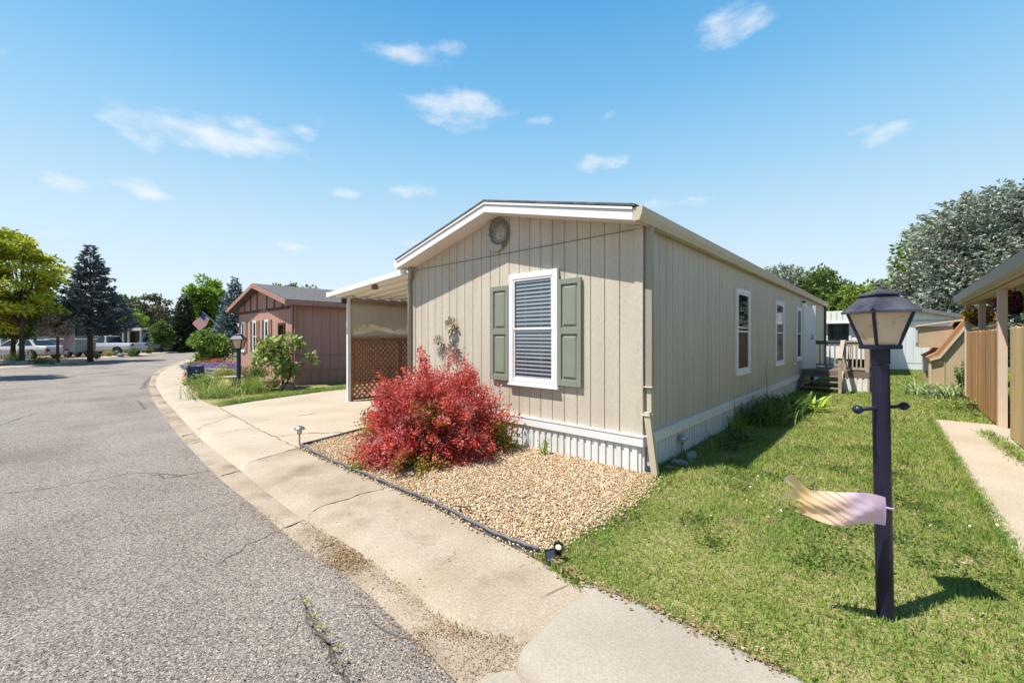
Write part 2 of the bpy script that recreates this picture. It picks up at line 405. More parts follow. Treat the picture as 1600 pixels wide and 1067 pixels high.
leafmat('lf_lily', (0.112, 0.208, 0.048), (0.192, 0.304, 0.064), sc=3)
leafmat('lf_hosta', (0.192, 0.352, 0.080), (0.480, 0.608, 0.080), sc=3)
leafmat('lf_weed', (0.416, 0.528, 0.128), (0.288, 0.400, 0.096), sc=3)
leafmat('lf_straw', (0.640, 0.528, 0.160), (0.384, 0.448, 0.096), sc=2)
leafmat('lf_lav', (0.396, 0.288, 0.576), (0.504, 0.384, 0.660), sc=4)
leafmat('lf_orange', (0.750, 0.250, 0.020), (0.800, 0.450, 0.030), sc=20)
leafmat('lf_magenta', (0.450, 0.040, 0.220), (0.300, 0.030, 0.200), sc=20)
M['bark_stem'] = mat('bark_stem', (.20, .10, .08), (.28, .16, .12), scale=10, rough=.9)
M['car_white'] = mat('car_white', (.72, .72, .74), rough=.25, spec=.5, coat=.5)
M['car_silver'] = mat('car_silver', (.52, .54, .56), rough=.3, spec=.5, coat=.5)
M['car_blue'] = mat('car_blue', (.25, .31, .36), (.28, .34, .38), scale=1, rough=.4, spec=.5)
M['car_glass'] = mat('car_glass', (.02, .025, .03), rough=.06, spec=.8)
M['tyre'] = mat('tyre', (.02, .02, .02), rough=.85)
M['rim'] = mat('rim', (.62, .62, .64), rough=.35, metal=.4)
M['red_lamp'] = mat('red_lamp', (.45, .02, .02), rough=.25)
M['head_lamp'] = mat('head_lamp', (.75, .76, .78), rough=.1, spec=.8)
M['steel'] = mat('steel', (.55, .55, .54), rough=.3, metal=.8)
M['black_plastic'] = mat('black_plastic', (.02, .02, .022), rough=.45)
M['edging'] = mat('edging', (.13, .13, .14), (.2, .2, .205), scale=4, rough=.55)
M['lens'] = mat('lens', (.75, .73, .50), rough=.2, spec=.6)
M['solar'] = mat('solar', (.05, .05, .075), (.09, .09, .12), scale=30, rough=.15, spec=.7)
M['stone'] = mat('stone', (.33, .35, .36), (.24, .25, .26), scale=7, rough=.85, bump=.4, bscale=20)
M['rust_stone'] = mat('rust_stone', (.45, .28, .20), (.36, .22, .16), scale=5, rough=.9, bump=.5, bscale=15)
M['bronze'] = mat('bronze', (.21, .18, .14), (.29, .25, .20), scale=9, rough=.6, bump=.2)
M['moon'] = mat('moon', (.62, .58, .50), (.50, .46, .40), scale=12, rough=.6)
M['petal_cream'] = mat('petal_cream', (.62, .55, .38), (.40, .33, .20), scale=18, rough=.6)
M['petal_pale'] = mat('petal_pale', (.60, .55, .46), (.48, .40, .30), scale=20, rough=.6)
M['petal_dark'] = mat('petal_dark', (.12, .11, .10), (.30, .27, .23), scale=20, rough=.5)
M['litter'] = mat('litter', (.26, .16, .08), (.46, .32, .17), scale=20, rough=.85, island=.5)
M['twig_dark'] = mat('twig_dark', (.09, .06, .04), rough=.9, island=.4)
M['aggregate'] = mat('aggregate', (.55, .48, .42), (.16, .13, .115), scale=60, lo=.45, hi=.55, rough=.85, island=.6)
M['clover'] = mat('clover', (.82, .80, .72), rough=.7, island=.2)
M['green_house'] = mat('green_house', (.20, .22, .15), rough=.75)
M['tan_house'] = mat('tan_house', (.50, .44, .34), rough=.75)
M['purple_house'] = mat('purple_house', (.10, .085, .24), rough=.75)
M['grey_house'] = mat('grey_house', (.42, .41, .38), (.38, .37, .35), scale=2, rough=.75)
M['flag_red'] = mat('flag_red', (.50, .03, .04), rough=.8)
M['flag_white'] = mat('flag_white', (.78, .76, .74), rough=.8)
M['flag_blue'] = mat('flag_blue', (.03, .04, .17), rough=.8)
M['crate_blue'] = mat('crate_blue', (.035, .055, .11), rough=.5)
M['planter'] = mat('planter', (.25, .27, .29), rough=.7)
M['spa_tub'] = mat('spa_tub', (.03, .022, .02), rough=.5)

def bag_mat():
    m = bpy.data.materials.new('printed_plastic'); m.use_nodes = True
    nt = m.node_tree; bs = nt.nodes['Principled BSDF']; bs.inputs['Roughness'].default_value = .28
    tc = _n(nt, 'ShaderNodeTexCoord'); sep = _n(nt, 'ShaderNodeSeparateXYZ'); nt.links.new(tc.outputs['Object'], sep.inputs[0])
    # lilac end to cream end along the bag's own length, with slanted printed stripes in the middle
    r1 = _n(nt, 'ShaderNodeValToRGB'); nt.links.new(sep.outputs['X'], r1.inputs[0])
    e = r1.color_ramp.elements; e[0].position = .0; e[0].color = (.72, .52, .66, 1); e[1].position = .55; e[1].color = (.80, .74, .50, 1)
    k = e.new(.18); k.color = (.76, .58, .68, 1); k = e.new(.30); k.color = (.82, .62, .50, 1); k = e.new(.42); k.color = (.84, .60, .28, 1)
    mp = _n(nt, 'ShaderNodeMapping'); mp.inputs['Rotation'].default_value = (0, R(35), 0); nt.links.new(tc.outputs['Object'], mp.inputs[0])
    w = _n(nt, 'ShaderNodeTexWave'); w.bands_direction = 'Z'; w.inputs['Scale'].default_value = 11; w.inputs['Distortion'].default_value = 1.5; nt.links.new(mp.outputs[0], w.inputs[0])
    a = _n(nt, 'ShaderNodeMapRange'); a.inputs['From Min'].default_value = .62; a.inputs['From Max'].default_value = .8; nt.links.new(w.outputs['Fac'], a.inputs[0])
    b = _n(nt, 'ShaderNodeMapRange'); b.inputs['From Min'].default_value = .17; b.inputs['From Max'].default_value = .24; nt.links.new(sep.outputs['X'], b.inputs[0])
    b2 = _n(nt, 'ShaderNodeMapRange'); b2.inputs['From Min'].default_value = .38; b2.inputs['From Max'].default_value = .31; nt.links.new(sep.outputs['X'], b2.inputs[0])
    m1 = _n(nt, 'ShaderNodeMath'); m1.operation = 'MULTIPLY'; nt.links.new(a.outputs[0], m1.inputs[0]); nt.links.new(b.outputs[0], m1.inputs[1])
    m2 = _n(nt, 'ShaderNodeMath'); m2.operation = 'MULTIPLY'; nt.links.new(m1.outputs[0], m2.inputs[0]); nt.links.new(b2.outputs[0], m2.inputs[1])
    mx = _n(nt, 'ShaderNodeMix'); mx.data_type = 'RGBA'; nt.links.new(m2.outputs[0], mx.inputs[0]); nt.links.new(r1.outputs[0], mx.inputs[6]); mx.inputs[7].default_value = (.60, .42, .20, 1)
    nt.links.new(mx.outputs[2], bs.inputs['Base Color'])
    tr = _n(nt, 'ShaderNodeBsdfTranslucent'); nt.links.new(mx.outputs[2], tr.inputs[0])
    tp = _n(nt, 'ShaderNodeBsdfTransparent')
    s1 = _n(nt, 'ShaderNodeMixShader'); s1.inputs[0].default_value = .3; nt.links.new(bs.outputs[0], s1.inputs[1]); nt.links.new(tr.outputs[0], s1.inputs[2])
    q = _n(nt, 'ShaderNodeMapRange'); q.inputs['From Min'].default_value = .1; q.inputs['From Max'].default_value = .5; q.inputs['To Min'].default_value = .04; q.inputs['To Max'].default_value = .28
    nt.links.new(sep.outputs['X'], q.inputs[0])
    s2 = _n(nt, 'ShaderNodeMixShader'); nt.links.new(q.outputs[0], s2.inputs[0]); nt.links.new(s1.outputs[0], s2.inputs[1]); nt.links.new(tp.outputs[0], s2.inputs[2])
    nt.links.new(s2.outputs[0], nt.nodes['Material Output'].inputs['Surface'])
    return m
M['bag'] = bag_mat()

# ------------------------------------------------------------------ sun, sky, exposure
SKYK = 6.3
SUN_D = Vector((1.39, .49, -2.95)).normalized()
sl = bpy.data.lights.new('sun', 'SUN'); sl.energy = 5.0; sl.angle = R(.5); sl.color = (1.0, .95, .87)
so = bpy.data.objects.new('sun', sl); COL.objects.link(so); so.rotation_euler = SUN_D.to_track_quat('-Z', 'Y').to_euler(); so.location = (-10, -5, 30)
w = bpy.data.worlds.new('World'); SC.world = w; w.use_nodes = True
nt = w.node_tree; bg = nt.nodes['Background']
sky = _n(nt, 'ShaderNodeTexSky'); sky.sky_type = 'NISHITA'; sky.sun_disc = False
sky.sun_elevation = math.asin(-SUN_D.z); sky.sun_rotation = math.atan2(-SUN_D.x, -SUN_D.y) % (2 * PI)
sky.altitude = 1600; sky.air_density = 1.0; sky.dust_density = .6; sky.ozone_density = 2.0
def M_(op, a, b=None, c=None):
    n = _n(nt, 'ShaderNodeMath'); n.operation = op
    for i, v in enumerate((a, b, c)):
        if v is None: continue
        if isinstance(v, (int, float)): n.inputs[i].default_value = v
        else: nt.links.new(v, n.inputs[i])
    return n.outputs[0]
tc = _n(nt, 'ShaderNodeTexCoord'); sp = _n(nt, 'ShaderNodeSeparateXYZ'); nt.links.new(tc.outputs['Generated'], sp.inputs[0])
nz = _n(nt, 'ShaderNodeTexNoise'); nz.inputs['Scale'].default_value = 9; nz.inputs['Detail'].default_value = 7; nz.inputs['Roughness'].default_value = .6
nt.links.new(tc.outputs['Generated'], nz.inputs['Vector'])
nz2 = _n(nt, 'ShaderNodeTexNoise'); nz2.inputs['Scale'].default_value = 17; nz2.inputs['Detail'].default_value = 8; nz2.inputs['Roughness'].default_value = .55
mpn = _n(nt, 'ShaderNodeMapping'); mpn.inputs['Scale'].default_value = (.8, .8, 2.2); nt.links.new(tc.outputs['Generated'], mpn.inputs[0]); nt.links.new(mpn.outputs[0], nz2.inputs['Vector'])
sc_ = _n(nt, 'ShaderNodeSeparateColor'); nt.links.new(nz.outputs['Color'], sc_.inputs[0])
az = M_('ADD', M_('ARCTAN2', sp.outputs['X'], sp.outputs['Y']), M_('MULTIPLY', M_('SUBTRACT', sc_.outputs[0], .5), .10))
el = M_('ADD', M_('ARCSINE', sp.outputs['Z']), M_('MULTIPLY', M_('SUBTRACT', sc_.outputs[1], .5), .05))
acc = None
for px, py, hw, hh, st in [(1150, 33, 62, 34, 1), (1128, 20, 30, 22, .8), (640, 88, 75, 24, .8), (712, 78, 38, 20, .7), (722, 172, 85, 30, 1.05), (690, 160, 40, 22, .9), (330, 215, 160, 24, 1.05), (390, 205, 70, 22, .9), (225, 215, 60, 20, .8), (470, 205, 40, 18, .6), (115, 288, 58, 17, .85), (208, 288, 52, 17, .85),
                           (932, 255, 46, 17, .9), (640, 300, 60, 15, .6), (537, 301, 34, 12, .7), (1385, 212, 52, 20, .75), (1340, 203, 32, 13, .6), (1040, 320, 75, 16, .55), (460, 382, 38, 11, .75), (637, 378, 36, 12, .6), (840, 187, 34, 13, .5), (160, 185, 28, 14, .5), (955, 182, 22, 10, .5), (325, 190, 50, 20, .5), (500, 188, 25, 10, .4), (90, 368, 90, 14, .4), (10, 85, 20, 14, .5)]:
    k = (px - CX) / F; a0 = math.atan(k); e0 = math.atan((CY - py) / F * math.cos(a0))
    wa = hw / F * math.cos(a0) ** 2; we = hh / F * math.cos(a0) * math.cos(e0) ** 2
    du = M_('DIVIDE', M_('SUBTRACT', az, a0), wa); dv = M_('DIVIDE', M_('SUBTRACT', el, e0), we)
    q = M_('SUBTRACT', st, M_('MULTIPLY', M_('ADD', M_('MULTIPLY', du, du), M_('MULTIPLY', dv, dv)), .9))
    acc = q if acc is None else M_('SMOOTH_MAX', acc, q, .25)
cm = _n(nt, 'ShaderNodeMapRange'); cm.interpolation_type = 'SMOOTHSTEP'
nt.links.new(M_('ADD', acc, M_('MULTIPLY', M_('SUBTRACT', nz2.outputs['Fac'], .5), 2.9)), cm.inputs['Value'])
cm.inputs['From Min'].default_value = .0; cm.inputs['From Max'].default_value = 1.75; cm.inputs['To Max'].default_value = .78
# clear-day gradient by elevation (pale at the horizon, azure above, deeper blue overhead) tinting the physical sky
rp = _n(nt, 'ShaderNodeValToRGB'); nt.links.new(M_('DIVIDE', M_('ARCSINE', sp.outputs['Z']), PI / 2), rp.inputs[0])
ce = rp.color_ramp.elements
def _st(deg, c, e=None):
    e = e or ce.new(deg / 90); e.position = deg / 90; e.color = (*c, 1)
_st(0, (.80, .88, .91), ce[0]); _st(90, (.08, .20, .44), ce[1])
for dg, c in ((6, (.72, .85, .91)), (12, (.60, .80, .925)), (20, (.39, .68, .905)), (30, (.19, .52, .86)), (40, (.088, .385, .77)), (52, (.065, .27, .60))): _st(dg, c)
sc10 = _n(nt, 'ShaderNodeMix'); sc10.data_type = 'RGBA'; sc10.blend_type = 'MULTIPLY'; sc10.inputs[0].default_value = 1.0
nt.links.new(rp.outputs[0], sc10.inputs[6]); sc10.inputs[7].default_value = (SKYK, SKYK, SKYK, 1)
hs = _n(nt, 'ShaderNodeMix'); hs.data_type = 'RGBA'; hs.inputs[0].default_value = .85
nt.links.new(sky.outputs[0], hs.inputs[6]); nt.links.new(sc10.outputs[2], hs.inputs[7])
mixc = _n(nt, 'ShaderNodeMix'); mixc.data_type = 'RGBA'
nt.links.new(cm.outputs[0], mixc.inputs[0]); nt.links.new(hs.outputs[2], mixc.inputs[6]); mixc.inputs[7].default_value = (SKYK * .93, SKYK * .94, SKYK * .95, 1)
nt.links.new(mixc.outputs[2], bg.inputs['Color']); bg.inputs['Strength'].default_value = .1
SC.view_settings.view_transform = 'Standard'; SC.view_settings.look = 'None'; SC.view_settings.exposure = 0.78; SC.view_settings.gamma = 1.0
SC.cycles.use_denoising = True if hasattr(SC, 'cycles') else None
SC.cycles.max_bounces = 8; SC.cycles.transparent_max_bounces = 12

# ------------------------------------------------------------------ house frame
HC = Vector((1.52, 4.88, 0)); HA = R(-42.53)
HX = Vector((math.cos(HA), math.sin(HA), 0)); HY = Vector((-math.sin(HA), math.cos(HA), 0))
def hw(x, y, z=0.0): return HC + HX * x + HY * y + Vector((0, 0, z))
W = 4.65; LEN = 17.2

# ------------------------------------------------------------------ ground
fill_poly([(-400, -60), (400, -60), (400, 700), (-400, 700)], -.13, 'ground', M['ground'])
# road edge stations: (asphalt edge, gutter back, walk back) traced at their own heights
ST = [((330, 552), (334, 552.3), (346, 552.6)), ((293, 561), (300, 561.5), (309, 562)), ((256, 574), (263, 575), (293, 571)), ((236, 590), (245, 594), (284, 591)),
      ((236, 616), (253, 616), (296, 608)), ((251, 642), (273, 639), (318, 627)), ((273, 672), (296, 664), (343, 636)), ((293, 695), (321, 689), (397, 667)),
      ((343, 746), (380, 734), (464, 700)), ((400, 792), (434, 778), (545, 735)), ((464, 847), (505, 828), (640, 775)), ((549, 904), (592, 884), (764, 837)),
      ((640, 988), (690, 962), (870, 890)), ((665, 1010), (724, 984), (903, 911)), ((700, 1040), (835, 1012), (926, 926))]
A = [gp(*s[0], -.085) for s in ST]; B = [gp(*s[1], -.075) for s in ST]; D = [gp(*s[2], .012) for s in ST]
A = [(-44, 62)] + A; B = [(-42.6, 62.4)] + B; D = [(-41, 63)] + D
Aend = [gp(760, 1095, -.085), gp(900, 1200, -.085), (1.0, .6), (6, -1.5)]
NS = 6
Ac, Bc, Dc = catmull(A, NS), catmull(B, NS), catmull(D, NS)
road = [(p[0], p[1]) for p in Ac] + Aend + [(6, -40), (-60, -40), (-120, 10), (-60, 62)]
fill_poly(road, -.088, 'road', M['asphalt'])
def strip(rows, name, m, i0, i1):
    """rows: list of (polyline, z); joined between consecutive rows over index range"""
    V = []; Fq = []; n = i1 - i0 + 1
    for pl, z in rows: V += [(p[0], p[1], z) for p in pl[i0:i1 + 1]]
    for r in range(len(rows) - 1):
        for i in range(n - 1): Fq.append((r * n + i, r * n + i + 1, (r + 1) * n + i + 1, (r + 1) * n + i))
    me = bpy.data.meshes.new(name); me.from_pydata(V, [], Fq)
    bm = bmesh.new(); bm.from_mesh(me); bmesh.ops.recalc_face_normals(bm, faces=bm.faces)
    if sum(f.normal.z for f in bm.faces) < 0: bmesh.ops.reverse_faces(bm, faces=bm.faces)
    bm.to_mesh(me); bm.free()
    return tag(link(name, me, m, smooth=True), kind='structure')
def lerp_pl(P, Q, t): return [np.array(p) * (1 - t) + np.array(q) * t for p, q in zip(P, Q)]
nA = len(Ac) - 1
strip([(lerp_pl(Ac, Bc, -.08), -.12), (Ac, -.082), (lerp_pl(Ac, Bc, .9), -.078)], 'gutter', M['gutter'], 0, nA)
j2 = 9 * NS      # slab joint at (343,746)-(464,700)
prof = [(lerp_pl(Ac, Bc, .9), -.0785), (Bc, -.066), (lerp_pl(Bc, Dc, .06), -.03), (lerp_pl(Bc, Dc, .13), -.008), (lerp_pl(Bc, Dc, .25), .004), (Dc, .012)]
strip(prof, 'pavement', M['walk_light'], 0, j2)
strip(prof, 'pavement', M['walk_tan'], j2, nA)
# newer, paler slab to the right with a rounded corner
slab = [gp(907, 916, .04), gp(948, 925, .04), gp(1010, 955, .04), gp(1100, 996, .04), gp(1240, 1066, .04), (1.55, 1.55), (2.6, .7), (5.5, -1.0), (4.9, -1.9), (2.0, -.1),
        (1.0, .55), gp(1010, 1240, .02), gp(900, 1130, .02), gp(848, 1078, .02), gp(822, 1050, .03), gp(806, 1022, .03), gp(808, 1003, .03), gp(822, 984, .04), gp(850, 958, .04), gp(882, 930, .04)]
def slab_round(outline, rings, name, m):
    P = [np.array(p, float) for p in outline]; n = len(P); ar = sum(P[i][0] * P[(i + 1) % n][1] - P[(i + 1) % n][0] * P[i][1] for i in range(n))
    N = []
    for i in range(n):
        t_ = P[(i + 1) % n] - P[i - 1]; t_ = t_ / np.linalg.norm(t_); N.append(np.array([-t_[1], t_[0]]) * (1 if ar > 0 else -1))
    bm = bmesh.new(); R_ = []
    for ins, z in rings: R_.append([bm.verts.new((*(P[i] + N[i] * (ins - (.13 if i < 5 else 0))), z)) for i in range(n)])
    for r0, r1 in zip(R_[:-1], R_[1:]):
        for i in range(n): bm.faces.new((r0[i], r0[(i + 1) % n], r1[(i + 1) % n], r1[i]))
    bmesh.ops.triangle_fill(bm, use_beauty=True, edges=[e for e in bm.edges if e.verts[0] in R_[-1] and e.verts[1] in R_[-1]])
    bmesh.ops.recalc_face_normals(bm, faces=bm.faces)
    me = bpy.data.meshes.new(name); bm.to_mesh(me); bm.free()
    return tag(link(name, me, m, smooth=True), kind='structure')
so1 = catmull([np.array(p) for p in slab[11:] + slab[:1]], 4)[:-1]
slab2 = slab[:11] + [tuple(p) for p in so1]
slab_round(slab2, [(0, -.10), (.004, -.06), (.016, -.02), (.04, .012), (.075, .032), (.12, .040)], 'pavement', M['walk_new'])
fill_poly([gp(656, 1003, -.08), gp(780, 990, -.08), gp(850, 955, -.08), gp(905, 920, -.08), (1.0, 2.0), (1.2, .3), (.3, .5), gp(745, 1100, -.08), gp(688, 1042, -.08)], -.074, 'gutter', M['gutter'])
fill_poly([gp(735, 1075, -.07), gp(764, 1054, -.07), gp(800, 1051, -.07), gp(836, 1066, -.07), gp(880, 1105, -.07), gp(960, 1190, -.07), gp(860, 1190, -.07)], -.06, 'gutter', M['walk_new'], thick=.05)
# lot surfaces
Dn = [(p[0], p[1]) for p in Dc]
iD = lambda k: k * NS
hL = hw(-W, 0); hR = hw(0, 0)
carR = 3.35
lot = Dn + [gp(948, 925), gp(1100, 996), (1.55, 1.5), (2.7, .7), (6, -1.5), (60, -20), (120, 60), (60, 160), (-60, 160)]
fill_poly(lot, -.004, 'lot_ground', M['soil'])
drive = Dn[iD(7):iD(9) + 1] + [gp(565, 674), tuple(hw(-W - .02, .1))[:2], tuple(hw(-W - .02, 16))[:2], tuple(hw(-W - carR, 16))[:2], tuple(hw(-W - carR, .45))[:2], gp(545, 606), gp(470, 617), gp(400, 627)]
fill_poly(drive, .010, 'driveway', M['drive'])
edge_px = [(470, 699), (507, 719), (565, 744), (609, 763), (652, 781), (696, 801), (764, 837), (810, 856), (842, 868)]
edge = [gp(*p) for p in edge_px]
bed = edge + [gp(872, 866), gp(900, 842), gp(950, 815), gp(990, 790), gp(1020, 762), gp(1022, 745), tuple(hw(0.02, .0))[:2], tuple(hw(-W, 0))[:2], gp(565, 674)]
fill_poly(bed, .014, 'gravel_bed', mat('bed_base', (.42, .31, .19), (.52, .40, .26), scale=20, rough=.9, bump=.6, bscale=60, fine=.4, fscale=60))
path_l = [gp(1600, 892), gp(1455, 656)]
path = [gp(1455, 656), gp(1560, 662), tuple(hw(8.05, -3.55))[:2]]
PL0 = Vector((*gp(1455, 656), 0)); PL1 = Vector((*gp(1600, 892), 0)); pd = (PL1 - PL0).normalized()
pth = [PL0, PL1, PL1 + pd * 3, PL1 + pd * 3 + HX * 1.35, PL0 + HX * 1.45]
fill_poly([tuple(p)[:2] for p in pth], .022, 'garden_path', M['drive'], thick=.05)
lawn = [gp(872, 866), gp(900, 842), gp(950, 815), gp(990, 790), gp(1020, 762), gp(1026, 742), tuple(hw(0.03, 0))[:2], tuple(hw(.03, LEN))[:2], tuple(hw(.03, 26))[:2], tuple(hw(9, 26))[:2], tuple(hw(9, 3))[:2], tuple(PL0 + HX * 1.45)[:2],
        tuple(PL0)[:2], tuple(PL1)[:2], tuple(PL1 + pd * 3)[:2], (2.6, .75), (1.55, 1.55), gp(1240, 1066), gp(1100, 996), gp(1010, 955), gp(948, 925), gp(907, 916), gp(880, 895)]
fill_poly(lawn, .004, 'lawn_ground', M['turf'])
# far side of the street
FC = [gp(-400, 600, -.0), gp(-150, 587), gp(0, 574), gp(56, 570), gp(130, 561), gp(226, 553.5), gp(275, 549.5), (-44, 60)]
FC = [(p[0], p[1]) for p in FC]
fcs = catmull(FC, 4); fcs = [(p[0], p[1]) for p in fcs]
fill_poly(fcs + [(-45, 120), (-160, 120), (-160, 8)], .0, 'far_lot_ground', M['soil'], thick=.12)
nrm = []
for i in range(len(fcs)):
    a = np.array(fcs[max(0, i - 1)]); b = np.array(fcs[min(len(fcs) - 1, i + 1)]); t_ = unit(b - a); nrm.append(np.array([t_[1], -t_[0]]))
outp = [np.array(p) + n * .45 for p, n in zip(fcs, nrm)]; inp = [np.array(p) - n * 1.1 for p, n in zip(fcs, nrm)]
strip([(outp, -.12), (outp, -.08), ([np.array(p) for p in fcs], .01), (inp, .016), (inp, -.1)], 'far_pavement', M['walk_light'], 0, len(fcs) - 1)

# slab joints, cracks and tar seams: thin dark strips lying on the concrete / asphalt
def crackline(pts, w, z, mb, rng=random):
    P = []
    for i in range(len(pts) - 1):
        a = np.array(pts[i]); b = np.array(pts[i + 1]); n = max(2, int(np.linalg.norm(b - a) / .06))
        for k in range(n): P.append(a + (b - a) * k / n)
    P.append(np.array(pts[-1]))
    V = []; n = len(P)
    for i, p in enumerate(P):
        t_ = P[min(i + 1, n - 1)] - P[max(i - 1, 0)]; t_ = t_ / (np.linalg.norm(t_) + 1e-9); s = np.array([-t_[1], t_[0]])
        ww = w * rng.uniform(.35, 1.2) * (1 if 0 < i < n - 1 else .2); j = s * rng.uniform(-w, w) * 1.1 + s * .012 * math.sin(i * .9) * (w / .015)
        V += [(*(p + s * ww / 2 + j), z if not callable(z) else z(p)), (*(p - s * ww / 2 + j), z if not callable(z) else z(p))]
    mb.add(V, [(2 * i, 2 * i + 1, 2 * i + 3, 2 * i + 2) for i in range(n - 1)])
mb = MB()
def cross(i, f0=.02, f1=1.0):
    b = np.array(Bc[i]); d = np.array(Dc[i]); return [b + (d - b) * t for t in np.linspace(f0, f1, 8)]
def zwalk(b, d):
    def f(p):
        t = np.linalg.norm(np.array(p) - b) / max(np.linalg.norm(d - b), 1e-6)
        return float(np.interp(t, [0, .06, .13, .25, 1], [-.066, -.03, -.008, .004, .012])) + .004
    return f
for i in (5 * NS, 6 * NS, 7 * NS + 3, 8 * NS, 9 * NS, 10 * NS + 4, ):
    b = np.array(Bc[i]); d = np.array(Dc[i]); crackline(cross(i), .012, zwalk(b, d), mb)
    a = np.array(Ac[i]); crackline([a, b * .95 + a * .05], .02, -.074, mb)
for i in (11 * NS + 2,):
    a = np.array(Ac[i]); b = np.array(Bc[i]); crackline([a, b * .95 + a * .05], .02, -.074, mb)
b = np.array(Bc[nA]); d = np.array(Dc[nA])
crackline([gp(845, 935, .014), gp(870, 921, .014), gp(893, 911, .014)], .006, .0165, mb)
crackline([gp(343, 637, .014), gp(397, 667, .014), gp(464, 699, .014)], .012, .0165, mb)
crackline([gp(430, 683, .014), gp(470, 677, .014), gp(560, 675, .014)], .02, .0148, mb)
crackline([gp(388, 660, .014), gp(420, 655, .014)], .012, .0148, mb); crackline([gp(463, 650, .014), gp(497, 645, .014)], .02, .0148, mb)
mb.build('concrete_cracks', M['crack'], fix=False)['kind'] = 'structure'
mb = MB()
for pts, w_ in [(((345, 880), (352, 872), (372, 862), (384, 850), (410, 842), (430, 829)), .010), (((600, 985), (585, 972), (566, 950), (560, 925)), .006), (((0, 665), (25, 655), (60, 645)), .02), (((0, 772), (90, 760), (215, 738), (290, 742)), .012), (((236, 742), (260, 746), (290, 742), (330, 735)), .02),
                (((215, 625), (222, 632), (226, 640)), .03), (((60, 628), (100, 622)), .03), (((238, 588), (228, 598), (222, 608)), .06), (((468, 925), (474, 950), (490, 975), (496, 992), (512, 1010), (522, 1036), (540, 1058), (550, 1080)), .013), (((472, 940), (486, 962), (492, 985), (508, 1000), (516, 1024), (535, 1045), (545, 1070)), .010), (((640, 1000), (600, 985), (570, 960)), .008)]:
    crackline([gp(*p, -.085) for p in pts], w_, -.083, mb)
mb.build('road_cracks', M['tar'], fix=False)['kind'] = 'structure'
# ------------------------------------------------------------------ main mobile home
home = thing('mobile_home', 'long beige mobile home with grooved siding, green shutters and white skirting', 'mobile home', tuple(HC), HA)
SL = .24; ZE = 2.92                      # roof slope, soffit height at the wall
def zu(x): return ZE + SL * (W / 2 - abs(x + W / 2))
def planks(mb, L, sp, z0, ztop, place, g=.006, depth=.011):
    n = int(round(L / sp))
    for i in range(n):
        a = L * i / n + (g if i else 0); b = L * (i + 1) / n - (g if i < n - 1 else 0)
        cuts = [a, b] if not (a < L / 2 < b and ztop(L / 2) > ztop(a) + .001) else [a, L / 2, b]
        for u, v in zip(cuts[:-1], cuts[1:]):
            q = [place(u, 0), place(v, 0), place(v, depth), place(u, depth)]
            mb.hexa([(x, y, z0) for x, y in q], [(q[0][0], q[0][1], ztop(u)), (q[1][0], q[1][1], ztop(v)), (q[2][0], q[2][1], ztop(v)), (q[3][0], q[3][1], ztop(u))])
mb = MB()
mb.prism([(-W, .0), (0, .0), (0, ZE), (-W / 2, zu(-W / 2)), (-W, ZE)], .012, LEN - .012, 'y')
planks(mb, W - .16, .203, .43, lambda u: zu(-W + .08 + u), lambda u, d: (-W + .08 + u, .012 - d - .001))
mb.build('front_wall', M['siding'], home, fix=True)
mb = MB()
planks(mb, LEN - .16, .203, .43, lambda u: ZE, lambda u, d: (d + .001, .08 + u))
mb.build('side_wall', M['siding'], home)
mb = MB()
planks(mb, LEN - .16, .4, .43, lambda u: ZE, lambda u, d: (-W - d - .001, .08 + u))
mb.build('side_wall', M['siding'], home)
mb = MB()
for x0, x1, y0, y1 in ((-.085, .02, -.012, .012), (.001, .02, .0, .085), (-W - .02, -W + .085, -.012, .012), (-W - .02, -W - .001, 0, .085), (.001, .02, LEN - .085, LEN)):
    mb = MB(); mb.box(x0, x1, y0, y1, .43, ZE); mb.build('corner_trim', M['siding'], home, bevel=.003)
# thin seam across the gable
mb = MB()
for x in np.arange(-W + .1, -.1, .2): mb.hexa([(x, -.0135, ZE - .045), (x + .2, -.0135, ZE - .045), (x + .2, .0, ZE - .045), (x, .0, ZE - .045)], [(x, -.0135, ZE - .039), (x + .2, -.0135, ZE - .039), (x + .2, .0, ZE - .039), (x, .0, ZE - .039)])
mb.build('gable_seam', M['bronze'], home)
